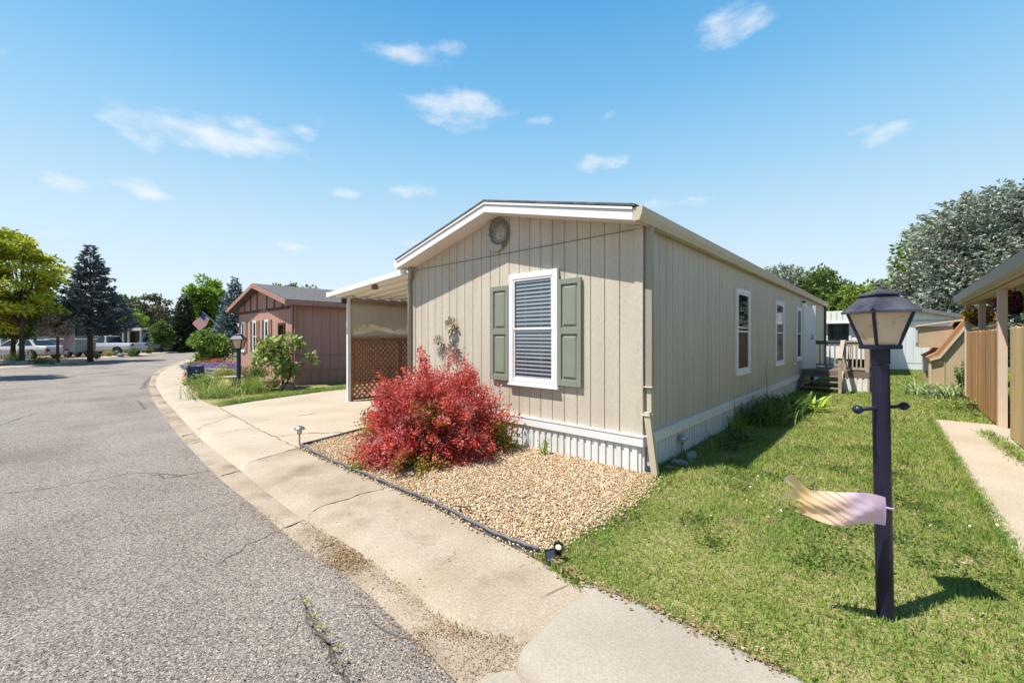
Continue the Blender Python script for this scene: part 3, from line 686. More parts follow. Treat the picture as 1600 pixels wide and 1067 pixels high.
# roof: two slabs, rake boards, soffit, gutters
OF = .30; OS = .05
def roofside(s):
    e = 1 if s else -1
    x_in = -W / 2; x_out = (OS if s else -W - OS)
    z_in = zu(-W / 2); z_out = ZE - SL * OS
    return x_in, x_out, z_in, z_out
mbS = MB(); mbF = MB(); mbU = MB()
for s in (0, 1):
    xi, xo, zi, zo = roofside(s)
    dx = .03 if s else -.03
    mbS.hexa([(xi, -OF - .045, zi + .145), (xo + dx, -OF - .045, zo + .145 - .007), (xo + dx, LEN + .2, zo + .138), (xi, LEN + .2, zi + .145)],
             [(xi, -OF - .045, zi + .172), (xo + dx, -OF - .045, zo + .165), (xo + dx, LEN + .2, zo + .165), (xi, LEN + .2, zi + .172)])
    mbF.hexa([(xi, -OF - .025, zi - .012), (xo, -OF - .025, zo - .012), (xo, -OF, zo - .012), (xi, -OF, zi - .012)],
             [(xi, -OF - .025, zi + .10), (xo, -OF - .025, zo + .10), (xo, -OF, zo + .10), (xi, -OF, zi + .10)])
    mbF.hexa([(xi, -OF - .04, zi + .103), (xo, -OF - .04, zo + .103), (xo, -OF, zo + .103), (xi, -OF, zi + .103)],
             [(xi, -OF - .04, zi + .142), (xo, -OF - .04, zo + .135), (xo, -OF, zo + .135), (xi, -OF, zi + .142)])
    mbU.hexa([(xi, -OF + .002, zi), (xo, -OF + .002, zo), (xo, LEN + .1, zo), (xi, LEN + .1, zi)],
             [(xi, -OF + .002, zi + .02), (xo, -OF + .002, zo + .02), (xo, LEN + .1, zo + .02), (xi, LEN + .1, zi + .02)])
roof = mbS.build('roof', M['shingle'], home)
mbU.build('soffit', M['soffit'], home)
mbF.build('rake_board', M['trim_white'], home, bevel=.004)
for s in (0, 1):
    xi, xo, zi, zo = roofside(s); e = 1 if s else -1
    mb = MB(); g = [(xo + e * .002, zo - .02), (xo + e * .075, zo - .02), (xo + e * .105, zo + .05), (xo + e * .115, zo + .125), (xo + e * .095, zo + .125), (xo + e * .085, zo + .06), (xo + e * .06, zo + .0), (xo + e * .02, zo + .0), (xo + e * .02, zo + .125), (xo + e * .002, zo + .125)]
    mb.prism(g, -OF - .02, LEN + .15, 'y')
    mb.prism(g[:5] + g[-1:], -OF - .024, -OF - .0195, 'y')
    mb.build('gutter', M['cream' if s else 'trim_white'], home)
# right downspout: flat strap at the corner, then kinked lower leg
mb = MB()
mb.bar((.075, .05, 2.93), (.075, .05, 1.02), .085, .06, (0, 1, 0))
mb.build('downspout', M['downspout'], home, bevel=.006)
mb = MB(); mb.bar((.078, .05, 1.0), (.085, .05, .10), .06, .05, (0, 1, 0)); mb.bar((.085, -.03, .74), (.175, -.02, .03), .075, .06, (0, 1, 0))
for z in (1.02, .70): mb.box(.02, .125, -.01 if z > .9 else -.07, .10, z - .008, z + .008)
mb.build('downspout', M['cream'], home, bevel=.006)
mb = MB(); mb.tube([(-W + .06, -.10, 2.95), (-W + .06, -.10, 2.86), (-W + .05, -.09, 2.78), (-W - .03, -.05, 2.72), (-W - .045, -.045, 2.64), (-W - .045, -.045, .1)], .042, 10)
mb.build('downspout', M['downspout'], home, smooth=True)
mb = MB(); mb.bar((.06, LEN - .05, 2.9), (.06, LEN - .05, .15), .08, .07, (0, 1, 0)); mb.build('downspout', M['rail_green'], home, bevel=.006)
# skirting
mb = MB()
def ribs(mb, L, place, z0, z1, sp=.105):
    n = int(L / sp)
    for i in range(n):
        a = L * i / n; b = L * (i + 1) / n; m = a + (b - a) * .62
        for u, v, d in ((a + .003, m, .03), (m, b + .003, .012)):
            q = [place(u, 0), place(v, 0), place(v, d), place(u, d)]
            mb.hexa([(x, y, z0) for x, y in q], [(x, y, z1) for x, y in q])
ribs(mb, W, lambda u, d: (-W + u, -.002 - d), -.05, .325)
ribs(mb, LEN, lambda u, d: (.002 + d, u), -.05, .325)
mb.build('skirting', M['skirt'], home)
mb = MB(); mb.box(-W - .045, .045, -.055, 0, .325, .43); mb.box(.0, .055, -.01, LEN, .325, .43); mb.box(-W - .05, .05, -.062, 0, .43, .452); mb.box(0, .062, 0, LEN, .43, .452)
mb.build('skirt_band', M['trim_white'], home, bevel=.005)

def window(parent, x, y, z, w, h, rot, blinds=True, frame=M['trim_white'], split=.5, lower_dark=False, fw=.085):
    """double-hung window: frame, sashes, panes, blind; local x across, -y outward, z up; origin bottom centre"""
    mb = MB(); a = w / 2
    mb.box(-a, -a + fw, -.045, .0, 0, h); mb.box(a - fw, a, -.045, .0, 0, h); mb.box(-a + fw, a - fw, -.045, .0, h - fw, h); mb.box(-a + fw, a - fw, -.045, .0, 0, fw)
    mb.box(-a - .012, a + .012, -.06, -.0, -.018, .012)
    win = mb.build('window', frame, parent, (x, y, z), (0, 0, rot), bevel=.006)
    b = a - fw; zm = fw + (h - 2 * fw) * split
    mb = MB(); t = .028
    for z0, z1, yy in ((zm - .012, h - fw, -.038), (fw, zm + .012, -.030)):
        mb.box(-b, -b + t, yy, yy + .02, z0, z1); mb.box(b - t, b, yy, yy + .02, z0, z1); mb.box(-b + t, b - t, yy, yy + .02, z1 - t, z1); mb.box(-b + t, b - t, yy, yy + .02, z0, z0 + t)
    mb.build('sash', frame, win, bevel=.003)
    mb = MB(); mb.box(-b + .01, b - .01, -.004, -.002, fw, h - fw); mb.build('interior', M['room'], win)
    if blinds:
        mb = MB(); zz = fw + .02; rj = random.Random(int(abs(x) * 100))
        while zz < h - fw - .02:
            mb.hexa([(-b + .03, -.013, zz), (b - .03, -.013, zz), (b - .03, -.0055, zz + .012), (-b + .03, -.0055, zz + .012)], [(-b + .03, -.0135, zz + .018), (b - .03, -.0135, zz + .018), (b - .03, -.006, zz + .031), (-b + .03, -.006, zz + .031)]); zz += .056 + rj.uniform(-.005, .005)
        for xx in (-.2, .2):
            mb.box(xx * b * 2, xx * b * 2 + .004, -.0145, -.0135, fw, h - fw)
        mb.build('blind', M['blind'], win)
    mb = MB(); mb.box(-b + t, b - t, -.030, -.027, zm, h - fw - t); mb.build('pane', M['glass'], win)
    mb = MB(); mb.box(-b + t, b - t, -.022, -.019, fw + t, zm); mb.build('pane', M['screen' if lower_dark else 'glass'], win)
    return win
window(home, -1.63, -.012, .905, .90, 1.63, 0, True)
for ya, yb in ((3.84, 4.80), (7.30, 8.34), (10.29, 11.2)):
    window(home, .012, (ya + yb) / 2, .90, yb - ya, 1.62, R(90), False, lower_dark=True)
def shutter(parent, x, y, z, w, h, m, rot=0, depth=.035):
    mb = MB(); a = w / 2; s = .055
    mb.box(-a, -a + s, -depth, 0, 0, h); mb.box(a - s, a, -depth, 0, 0, h)
    for z0, z1 in ((0, .085), (h * .485, h * .545), (h - .075, h)): mb.box(-a + s, a - s, -depth, 0, z0, z1)
    for z0, z1 in ((.085, h * .485), (h * .545, h - .075)):
        mb.box(-a + s, a - s, -.014, 0, z0, z1)
        q = .02; mb.hexa([(-a + s + q, -.0141, z0 + q), (a - s - q, -.0141, z0 + q), (a - s - q, -.0141, z1 - q), (-a + s + q, -.0141, z1 - q)],
                         [(-a + s + q * 2.2, -.028, z0 + q * 2.2), (a - s - q * 2.2, -.028, z0 + q * 2.2), (a - s - q * 2.2, -.028, z1 - q * 2.2), (-a + s + q * 2.2, -.028, z1 - q * 2.2)])
    return mb.build('shutter', m, parent, (x, y, z), (0, 0, rot), bevel=.004)
shutter(home, -2.285, -.014, .945, .37, 1.44, M['shutter']); shutter(home, -.995, -.014, .945, .37, 1.44, M['shutter'])
# storm door standing out of its frame on the long wall
mb = MB(); mb.box(.012, .05, 11.42, 11.50, .58, 2.62); mb.box(.012, .05, 12.36, 12.44, .58, 2.62); mb.box(.012, .055, 11.42, 12.44, 2.62, 2.70); mb.box(.012, .03, 11.5, 12.36, .6, 2.62)
dr = mb.build('door', M['trim_white'], home, bevel=.004)
mb = MB(); mb.bar((.05, 11.50, 1.6), (.34, 11.72, 1.6), .03, 2.0, (0, 0, 1)); mb.build('storm_door', M['trim_white'], dr, bevel=.004)
mb = MB(); mb.box(.03, .10, 11.44, 11.56, 2.70, 2.76); mb.build('closer', M['black_plastic'], dr)
mb = MB(); mb.tube([(.25, 11.62, 1.55), (.28, 11.58, 1.55), (.28, 11.58, 1.68)], .012, 6); mb.build('handle', M['black_plastic'], dr)
# outlet box by the door
mb = MB(); mb.box(.012, .06, 10.0, 10.12, .78, .86); mb.build('outlet_box', M['trim_white'], home, bevel=.004)

# ---- things hung on the front wall
pl = thing('wall_plaque', 'round sun and crescent moon wall plaque hanging under the gable peak', 'wall plaque', tuple(hw(-2.36, -.016, 3.19)), HA)
r = .265; n = 40
mb = MB(); mb.prism([(r * .97 * math.cos(2 * PI * k / n), r * .97 * math.sin(2 * PI * k / n)) for k in range(n)], -.012, 0, 'y')
mb.build('back_disc', M['bronze'], pl)
mb = MB(); P1 = [(r * math.cos(a), r * math.sin(a)) for a in np.linspace(R(118), R(300), 24)]
cx, cz, r2 = .075, .062, .228
P2 = [(cx + r2 * math.cos(a), cz + r2 * math.sin(a)) for a in np.linspace(R(282), R(136), 24)]
mid = len(P2) // 2
P2[mid] = (P2[mid][0] + .035, P2[mid][1] - .01); P2[mid - 1] = (P2[mid - 1][0] + .012, P2[mid - 1][1]); P2[mid + 4] = (P2[mid + 4][0] + .016, P2[mid + 4][1])
mb.prism(P1 + P2, -.04, -.012, 'y'); mb.build('crescent_moon', M['moon'], pl, bevel=.008)
mb = MB(); sx, sz = .095, -.005
mb.lathe([(.0, .026), (.06, .022), (.09, .014), (.104, .0)], 20)
su = mb.build('sun_face', M['petal_pale'], pl, (sx, -.012, sz), (R(90), 0, 0), smooth=True)
mb = MB()
for k in range(26):
    a = 2 * PI * k / 26; L_ = min(.175, (r * .95 - math.hypot(sx + .1 * math.cos(a), sz + .1 * math.sin(a))) + .1) * (1 if k % 2 else .85)
    pts = [(math.cos(a + .16 * math.sin(t * 6)) * (.088 + t * (L_ - .088)), math.sin(a + .16 * math.sin(t * 6)) * (.088 + t * (L_ - .088)), .012) for t in (0, .25, .5, .75, 1)]
    if L_ > .1: mb.tube(pts, [.010, .0095, .008, .006, .003], 5)
mb.build('ray', M['petal_pale'], su)
for nm_, px_, pz_, r_ in (('eye', -.032, .03, .011), ('eye', .032, .03, .011), ('nose', 0, .0, .013), ('mouth', 0, -.04, .016)):
    mb = MB(); mb.lathe([(r_, 0), (r_ * .8, .008), (r_ * .2, .012)], 10); mb.build(nm_, M['bronze'], su, (px_, pz_, .02), (0, 0, 0), smooth=True)
def flower(name, lab, x, z, r, npet, layers, m, mc, spiky, tilt=0):
    t = thing(name, lab, 'wall flower', tuple(hw(x, -.02, z)), HA, 'metal flowers on the front wall')
    mb = MB()
    for l in range(layers):
        rr = r * (1 - .28 * l); off = -.012 - .016 * l
        for k in range(npet):
            a = 2 * PI * (k + .5 * l) / npet; c, s = math.cos(a), math.sin(a)
            prof = ((.12, .05), (.55, .22 if not spiky else .10), (.85, .26 if not spiky else .085), (1.0, .02 if spiky else .12))
            V = []
            for q, (t_, wd) in enumerate(prof):
                for sgn in (-1, 1):
                    V.append((rr * (t_ * c - sgn * wd * s), off - .035 * t_ * t_, rr * (t_ * s + sgn * wd * c)))
            mb.add(V, [(0, 1, 3, 2), (2, 3, 5, 4), (4, 5, 7, 6)])
    o = mb.build('petals', m, t); so_ = o.modifiers.new('thick', 'SOLIDIFY'); so_.thickness = .004
    mb = MB(); mb.lathe([(r * .2, 0), (r * .17, .02), (r * .06, .03)], 10); mb.build('flower_centre', mc, t, (0, -.03, 0), (R(90), 0, 0), smooth=True)
flower('metal_flower', 'cream metal rosette, largest flower on the beige front wall', -3.44, 1.80, .165, 7, 3, M['petal_cream'], M['petal_cream'], False)
flower('metal_flower', 'pale spiky metal daisy left of the cream rosette', -3.79, 1.50, .16, 14, 2, M['petal_pale'], M['bronze'], True)
flower('metal_flower', 'dark spiky metal daisy below the cream rosette', -3.38, 1.40, .165, 12, 2, M['petal_dark'], M['petal_pale'], True)

# ------------------------------------------------------------------ carport beside the home
cp = thing('carport', 'cream metal carport awning with white post beside the beige home', 'carport', tuple(hw(-W, 0)), HA)
CW = 3.35
def zc(u): return 2.84 - .065 * u
mb = MB()                                # corrugated pans running away from the home, ends at the outer beam
L0, L1 = -.15, 9.0; npan = 26; pw = (L1 - L0) / npan
prof = []
for i in range(npan):
    y = L0 + i * pw
    prof += [(y, 0), (y + pw * .55, .0), (y + pw * .60, -.045), (y + pw * .74, -.045), (y + pw * .79, 0)]
prof.append((L1, 0))
V = []; n = len(prof)
for x in (-.06, -CW + .04):
    for t in (0, .006):
        V += [(x, y, zc(-x) + z + t) for y, z in prof]
fs = []
for i in range(n - 1):
    fs += [(i, i + 1, 2 * n + i + 1, 2 * n + i), (n + i, 3 * n + i, 3 * n + i + 1, n + i + 1), (i, n + i, n + i + 1, i + 1), (2 * n + i, 2 * n + i + 1, 3 * n + i + 1, 3 * n + i)]
mb.add(V, fs); mb.build('roof_panel', M['awning'], cp)
mb = MB(); mb.hexa([(.0, L0 - .05, zc(0) - .05), (-CW, L0 - .05, zc(CW) - .05), (-CW, L0, zc(CW) - .05), (0, L0, zc(0) - .05)], [(.0, L0 - .05, zc(0) + .06), (-CW, L0 - .05, zc(CW) + .06), (-CW, L0, zc(CW) + .06), (0, L0, zc(0) + .06)])
mb.box(-CW - .05, -CW, L0 - .05, L1, zc(CW) - .05, zc(CW) + .075)
mb.build('fascia', M['trim_white'], cp, bevel=.006)
mb = MB(); mb.box(-CW + .12, -CW + .20, .1, L1, zc(CW) - .19, zc(CW) - .065); mb.build('beam', M['brown_trim'], cp)
pu = -3.13
for yy in (.24, 4.6, 8.8):
    mb = MB(); mb.box(pu - .04, pu + .04, yy - .04, yy + .04, 0, zc(CW) - .02); mb.box(pu - .07, pu + .07, yy - .07, yy + .07, .008, .02)
    mb.build('post', M['trim_white'], cp, bevel=.006)
mb = MB(); mb.box(-1.55, -1.42, -.02, .08, zc(1.5) - .10, zc(1.5) - .01); mb.build('bracket', M['bronze'], cp, bevel=.01)
ls = thing('lattice_fence', 'brown wooden lattice screen under the carport awning', 'lattice screen', tuple(hw(-W + pu, .28)), HA)
mb = MB(); LL = 4.2
for y in (0.03, 1.38, 2.75, 4.17): mb.box(-.03, .03, y - .035, y + .035, 0.012, 1.56)
for z in (1.55, .44, .06): mb.box(-.026, .026, 0, LL, z - .03, z + .03)
mb.build('frame', M['lattice'], ls)
for zlo, zhi in ((.47, 1.52), (.09, .41)):
    mb = MB(); H_ = zhi - zlo; st = .135
    for sgn in (1, -1):
        x = .008 * sgn
        k = -H_
        while k < LL:
            y0, y1 = max(0, k), min(LL, k + H_)
            if y1 > y0 + .02:
                za, zb = zlo + (y0 - k), zlo + (y1 - k)
                if sgn < 0: za, zb = zhi - (y0 - k), zhi - (y1 - k)
                mb.bar((x, y0, za), (x, y1, zb), .028, .009, (1, 0, 0)) if False else mb.bar((x, y0, za), (x, y1, zb), .009, .036, (0, -(zb - za), (y1 - y0)))
            k += st
    mb.build('lattice', M['lattice'], ls)
sh = thing('sun_shade', 'tan roll down sun shade hanging above the brown lattice', 'sun shade', tuple(hw(-W + pu, .30, 1.60)), HA)
mb = MB(); nn = 40
V = []; 
for i in range(nn + 1):
    y = .02 + 4.0 * i / nn
    for k in range(9):
        z = .02 + .93 * k / 8; V.append((.012 * math.sin(y * 5 + k * .9) + .01 * math.sin(z * 14), y, z))
mb.add(V, [(i * 9 + k, (i + 1) * 9 + k, (i + 1) * 9 + k + 1, i * 9 + k + 1) for i in range(nn) for k in range(8)])
mb.build('cloth', M['shade_cloth'], sh, smooth=True)
mb = MB(); mb.tube([(0, .0, .95), (0, 4.05, .95)], .025, 8); mb.tube([(0, .0, .02), (0, 4.05, .02)], .014, 8); mb.build('roller', M['shade_cloth'], sh, smooth=True)

# ------------------------------------------------------------------ porch deck and steps on the long wall
dk = thing('porch_deck', 'small weathered wooden porch with green handrail beside the side door', 'porch', tuple(hw(.07, 11.1)), HA)
DZ = .60; DW = 1.6; DL = 1.8
mb = MB()
for i in range(13): mb.box(.0, DW, DL * i / 13 + .005, DL * (i + 1) / 13 - .005, DZ - .035, DZ)
mb.build('deck_board', M['wood_deck'], dk)
mb = MB(); mb.box(0.0, DW, .0, .035, DZ - .19, DZ - .037); mb.box(DW - .035, DW, .035, DL, DZ - .19, DZ - .037); mb.build('rim_joist', M['wood_deck'], dk)
mb = MB()
ribs(mb, DW - 1.0, lambda u, d: (1.0 + u, .03 - d), -.02, DZ - .19); mb.build('skirting', M['skirt'], dk)
def baluster_run(p, q, z0, z1, n, m_rail, m_bal):
    p = Vector(p); q = Vector(q)
    mb = MB(); mb.bar((p.x, p.y, z1), (q.x, q.y, z1), .09, .04); mb.bar((p.x, p.y, z1 - .065), (q.x, q.y, z1 - .065), .04, .085); mb.build('top_rail', m_rail, dk, bevel=.004)
    mb = MB(); mb.bar((p.x, p.y, z0 + .08), (q.x, q.y, z0 + .08), .04, .075); mb.build('bottom_rail', m_bal, dk)
    for i in range(n):
        t = (i + .5) / n; a = p.lerp(q, t)
        mb = MB(); mb.box(a.x - .018, a.x + .018, a.y - .018, a.y + .018, z0 + .11, z1 - .1); mb.build('baluster', m_bal, dk)
baluster_run((.06, DL - .05), (DW - .05, DL - .05), DZ, DZ + .87, 11, M['rail_green'], M['wood_pale'])
baluster_run((DW - .05, DL - .1), (DW - .05, .1), DZ, DZ + .87, 12, M['rail_green'], M['wood_pale'])
baluster_run((1.08, .05), (DW - .05, .05), DZ, DZ + .87, 5, M['wood_pale'], M['wood_pale'])
for x, y, h, m in ((.05, DL - .05, .88, 'rail_green'), (DW - .05, DL - .05, .88, 'wood_pale'), (DW - .05, .05, .9, 'wood_pale'), (1.03, .05, .92, 'wood_pale')):
    mb = MB(); mb.box(x - .045, x + .045, y - .045, y + .045, 0, DZ + h); mb.build('post', M[m], dk, bevel=.005)
for i in range(3):
    z = DZ - .15 * (i + 1); y = -.28 * (i + 1)
    mb = MB(); mb.box(.06, .98, y, y + .13, z - .035, z); mb.box(.06, .98, y + .14, y + .28, z - .035, z); mb.build('tread', M['wood_deck'], dk, bevel=.004)
for x in (.03, 1.0):
    mb = MB(); mb.hexa([(x - .02, 0, DZ - .25), (x + .02, 0, DZ - .25), (x + .02, -.98, -.02), (x - .02, -.98, -.02)], [(x - .02, 0, DZ), (x + .02, 0, DZ), (x + .02, -.95, .12), (x - .02, -.95, .12)])
    mb.build('stringer', M['rail_green' if x < .5 else 'wood_pale'], dk)
mb = MB(); mb.box(1.0 - .04, 1.0 + .04, -.93, -.85, 0, 1.02); mb.bar((1.0, .05, DZ + .90), (1.0, -.95, 1.0), .10, .045); mb.bar((1.0, .05, DZ + .70), (1.0, -.92, .78), .035, .09)
mb.build('handrail', M['wood_pale'], dk, bevel=.004)
tub = thing('flower_tub', 'dark round flower tub on the porch deck behind the balusters', 'tub', tuple(hw(.07 + 1.3, 11.1 + .45, DZ)), HA)
mb = MB(); mb.lathe([(.15, 0), (.20, .16), (.24, .30), (.26, .30), (.26, .34), (.23, .34), (.22, .26)], 18); mb.build('tub_body', M['spa_tub'], tub, smooth=False)
mb = MB(); mb.lathe([(.215, .27), (.1, .29), (.01, .30)], 14); mb.build('tub_soil', M['soil'], tub)
# ------------------------------------------------------------------ near lamp post
LPX, LPY = gp(1383, 966)
lp = thing('lamp_post', 'tall dark navy lamp post with square lantern standing in the near lawn', 'lamp post', (LPX, LPY, 0), R(14))
lp.rotation_euler = (R(.35), R(-1.25), R(-6))
def lamp(root, s=1.0, zbar=1.2, post_m=None, bar=True, ph=1.535):
    pm = post_m or M['navy']
    mb = MB(); mb.lathe([(.040 * s, -.1), (.040 * s, ph - .09), (.044 * s, ph - .085), (.044 * s, ph)], 20); mb.build('pole', pm, root, smooth=False, bevel=.002)
    if bar:
        mb = MB()
        mb.tube([(-.16, 0, zbar), (.16, 0, zbar)], .011, 10)
        for e in (-1, 1):
            mb.lathe([(.003, -.024), (.016, -.019), (.024, -.008), (.026, 0), (.024, .008), (.016, .019), (.003, .024)], 14, (e * .165, 0, zbar))
        mb.build('ladder_bar', pm, root, (0, 0, 0), (0, 0, R(18)), smooth=True)
    z0 = ph + .005; z1 = ph + .215 * s; a0 = .056 * s; a1 = .103 * s
    fr = MB()
    fr.box(-a0 - .012 * s, a0 + .012 * s, -a0 - .012 * s, a0 + .012 * s, z0 - .005, z0 + .018 * s)
    for e, f in ((-1, -1), (1, -1), (1, 1), (-1, 1)): fr.bar((e * a0, f * a0, z0 + .01), (e * a1, f * a1, z1), .015 * s, .015 * s)
    for e in (-1, 1):
        fr.bar((-a1, e * a1, z1), (a1, e * a1, z1), .018 * s, .02 * s); fr.bar((e * a1, -a1, z1), (e * a1, a1, z1), .018 * s, .02 * s)
    fo = fr.build('lantern_frame', M['navy'], root)
    for k in range(4):
        c, sn = math.cos(k * PI / 2), math.sin(k * PI / 2)
        def rp_(x, y, z): return (c * x - sn * y, sn * x + c * y, z)
        mb = MB(); i0, i1 = a0 - .002, a1 - .002
        mb.hexa([rp_(-i0 + .008, -i0, z0 + .02), rp_(i0 - .008, -i0, z0 + .02), rp_(i0 - .008, -i0 + .004, z0 + .02), rp_(-i0 + .008, -i0 + .004, z0 + .02)],
                [rp_(-i1 + .008, -i1, z1 - .01), rp_(i1 - .008, -i1, z1 - .01), rp_(i1 - .008, -i1 + .004, z1 - .01), rp_(-i1 + .008, -i1 + .004, z1 - .01)])
        mb.build('lantern_pane', M['frost'], fo)
    mb = MB(); q = math.sqrt(2)
    mb.lathe([(a1 * 1.20 * q, z1 - .012), (a1 * 1.20 * q, z1 + .0), (a1 * .56 * q, z1 + .085 * s), (a1 * .50 * q, z1 + .088 * s)], 4, phase=PI / 4)
    mb.lathe([(a1 * .68 * q, z1 + .088 * s), (a1 * .68 * q, z1 + .095 * s), (a1 * .10 * q, z1 + .122 * s), (.008, z1 + .125 * s)], 4, phase=PI / 4)
    mb.lathe([(.010 * s, z1 + .12 * s), (.006 * s, z1 + .14 * s), (.012 * s, z1 + .15 * s), (.003 * s, z1 + .165 * s)], 8)
    mb.build('lantern_roof', M['lamp_roof'], root)
lamp(lp)
mb = MB()
mb.lathe([(.012, -.012), (.009, .0), (.003, .006)], 8, (-.122, -.122, 1.775)); mb.build('roof_knob', M['lamp_roof'], lp)
# plastic bag fluttering from the pole
bx, by, bz = LPX, LPY, .645
bag = thing('plastic_bag', 'pink and yellow printed plastic bag fluttering from the navy lamp post', 'plastic bag', (bx - .075, by - .085, bz), R(180 - 3))
NX, NZ = 44, 14
V = []; rb = random.Random(3)
def bagp(i, j, side):
    t = i / NX; q = j / NZ - .5
    L_ = .47 + .03 * math.sin(q * 5)
    h = .155 + .03 * math.sin(t * 3.0) - .02 * t
    x = t * L_; z = q * h + .035 * t + .012 * math.sin(t * 7)
    fl = math.exp(-((abs(q) - .5) / .12) ** 2)
    puff = .035 * math.cos(q * PI) * (1 - t * .6) * (0.3 + .7 * min(1, t * 6))
    fold = .005 * math.sin(x * 22 + q * 9) * min(1, t * 3) + .004 * math.sin(x * 60 - q * 26) * t
    flut = .05 * math.sin(t * 5.2 + q * 1.2) * t
    if t > .78 and q > .1: z += (t - .78) * .40 * (q - .1) * 2.2
    if t > .9: x += .03 * math.sin(q * 19) * (t - .9) * 10
    return (x, side * puff * .6 + fold + flut, z)
for side in (1, -1):
    for i in range(NX + 1):
        for j in range(NZ + 1): V.append(bagp(i, j, side))
fs = []; K = (NX + 1) * (NZ + 1)
for s_ in (0, 1):
    for i in range(NX):
        for j in range(NZ):
            a = s_ * K + i * (NZ + 1) + j; fs.append((a, a + NZ + 1, a + NZ + 2, a + 1))
mb = MB(); mb.add(V, fs); mb.build('bag_film', M['bag'], bag, smooth=True, fix=False)
mb = MB(); mb.tube([(-.058 + .043 * math.cos(a), -.085 + .043 * math.sin(a), .005 * math.sin(a * 2)) for a in np.linspace(0, 2 * PI, 20)], .006, 6); mb.build('tie', M['bag'], bag, smooth=True)

# ------------------------------------------------------------------ barberry bush
BX, BY = gp(662, 724)
BY += .55
bb = thing('barberry_bush', 'large round red leaved bush growing in the tan gravel bed', 'bush', (BX, BY, 0))
def make_bush(root, rx, rz, nst, leaves, lsz, seed, red_m, grn_m, stem_m):
    rng = np.random.default_rng(seed)
    stems = MB(); RP = []; RD = []; GP = []; GD = []
    for k in range(nst):
        d = sph(1, rng)[0]; d[2] = abs(d[2]) * 1.0 - (.18 if k % 4 else .42); d = d / np.linalg.norm(d)
        rr = rng.uniform(.68, 1.06) if rng.random() < .8 else rng.uniform(.3, .7)
        lobes = 1 + .10 * math.sin(3.1 * math.atan2(d[1], d[0]) + 1.3) + .07 * math.sin(7 * math.atan2(d[1], d[0]) + 4 * d[2])
        e = np.array([d[0] * rx * rr * lobes, d[1] * rx * rr * lobes, max(.05, .10 + d[2] * rz * rr * (1 + .08 * math.sin(5 * d[0] * 2 + 3)))])
        if rng.random() < .09 and d[2] > .45: e *= np.array([1.0, 1.0, rng.uniform(1.1, 1.32)])
        b = np.array([rng.normal() * .12, rng.normal() * .12, 0])
        m1 = b * .4 + e * .45 + np.array([0, 0, .22 * rz * (1 - d[2])])
        q = np.linspace(0, 1, 7)[:, None]; cur = (1 - q) ** 2 * b + 2 * q * (1 - q) * m1 + q * q * e
        if k % 2 == 0: stems.tube([tuple(p) for p in cur], list(np.linspace(.007, .002, 7)), 4, cap=False)
        n = int(leaves * rng.uniform(.6, 1.3))
        t = rng.uniform(.22, 1.03, n) ** .8; t = t[:, None]
        p = (1 - t) ** 2 * b + 2 * t * (1 - t) * m1 + t * t * e
        tg = unit(2 * (1 - t) * (m1 - b) + 2 * t * (e - m1))
        p = p + rng.normal(size=p.shape) * (.028 + .02 * (1 - t))
        dd = sph(n, rng) + tg * .9 + np.array([0, 0, .25])
        # older, greener growth sits in patches low on the bush
        g = (np.sin(p[:, 0] * 6.3 + 1) + np.sin(p[:, 1] * 5.1 + p[:, 2] * 7) + rng.normal(size=n) * .7 - (p[:, 2] / rz - .42) * 2.6) > 1.45
        RP.append(p[~g]); RD.append(dd[~g]); GP.append(p[g]); GD.append(dd[g])
    stems.build('stems', stem_m, root, smooth=True)
    P = np.concatenate(RP); me = leaf_mesh('red_leaves', P, np.concatenate(RD), lsz * rng.uniform(.7, 1.35, len(P)), lsz * .55 * rng.uniform(.7, 1.2, len(P)), rng); link('red_leaves', me, red_m, root)
    P = np.concatenate(GP); me = leaf_mesh('green_leaves', P, np.concatenate(GD), lsz * rng.uniform(.7, 1.35, len(P)), lsz * .6 * rng.uniform(.7, 1.2, len(P)), rng); link('green_leaves', me, grn_m, root)
make_bush(bb, 1.06, 1.15, 1200, 150, .040, 5, M['lf_red'], M['lf_redgreen'], M['bark_stem'])

# ------------------------------------------------------------------ bed edging, pebbles
ed = catmull([np.array(p) for p in edge], 6)
ed = catmull([np.array(hw(-W - .02, -.35))[:2] * .45 + np.array(gp(565, 674)) * .55, np.array(gp(520, 686))], 2) + ed
mb = MB(); mb.tube([(p[0], p[1], .05 + .004 * math.sin(i * 1.7)) for i, p in enumerate(ed)], .013, 8); 
V = []; 
for p in ed: V += [(p[0], p[1], -.02), (p[0], p[1], .05)]
mb.add(V, [(2 * i, 2 * i + 2, 2 * i + 3, 2 * i + 1) for i in range(len(ed) - 1)])
tag(mb.build('garden_edging', M['edging'], smooth=True), 'thin dark plastic garden edging between the gravel bed and pavement', 'garden edging')

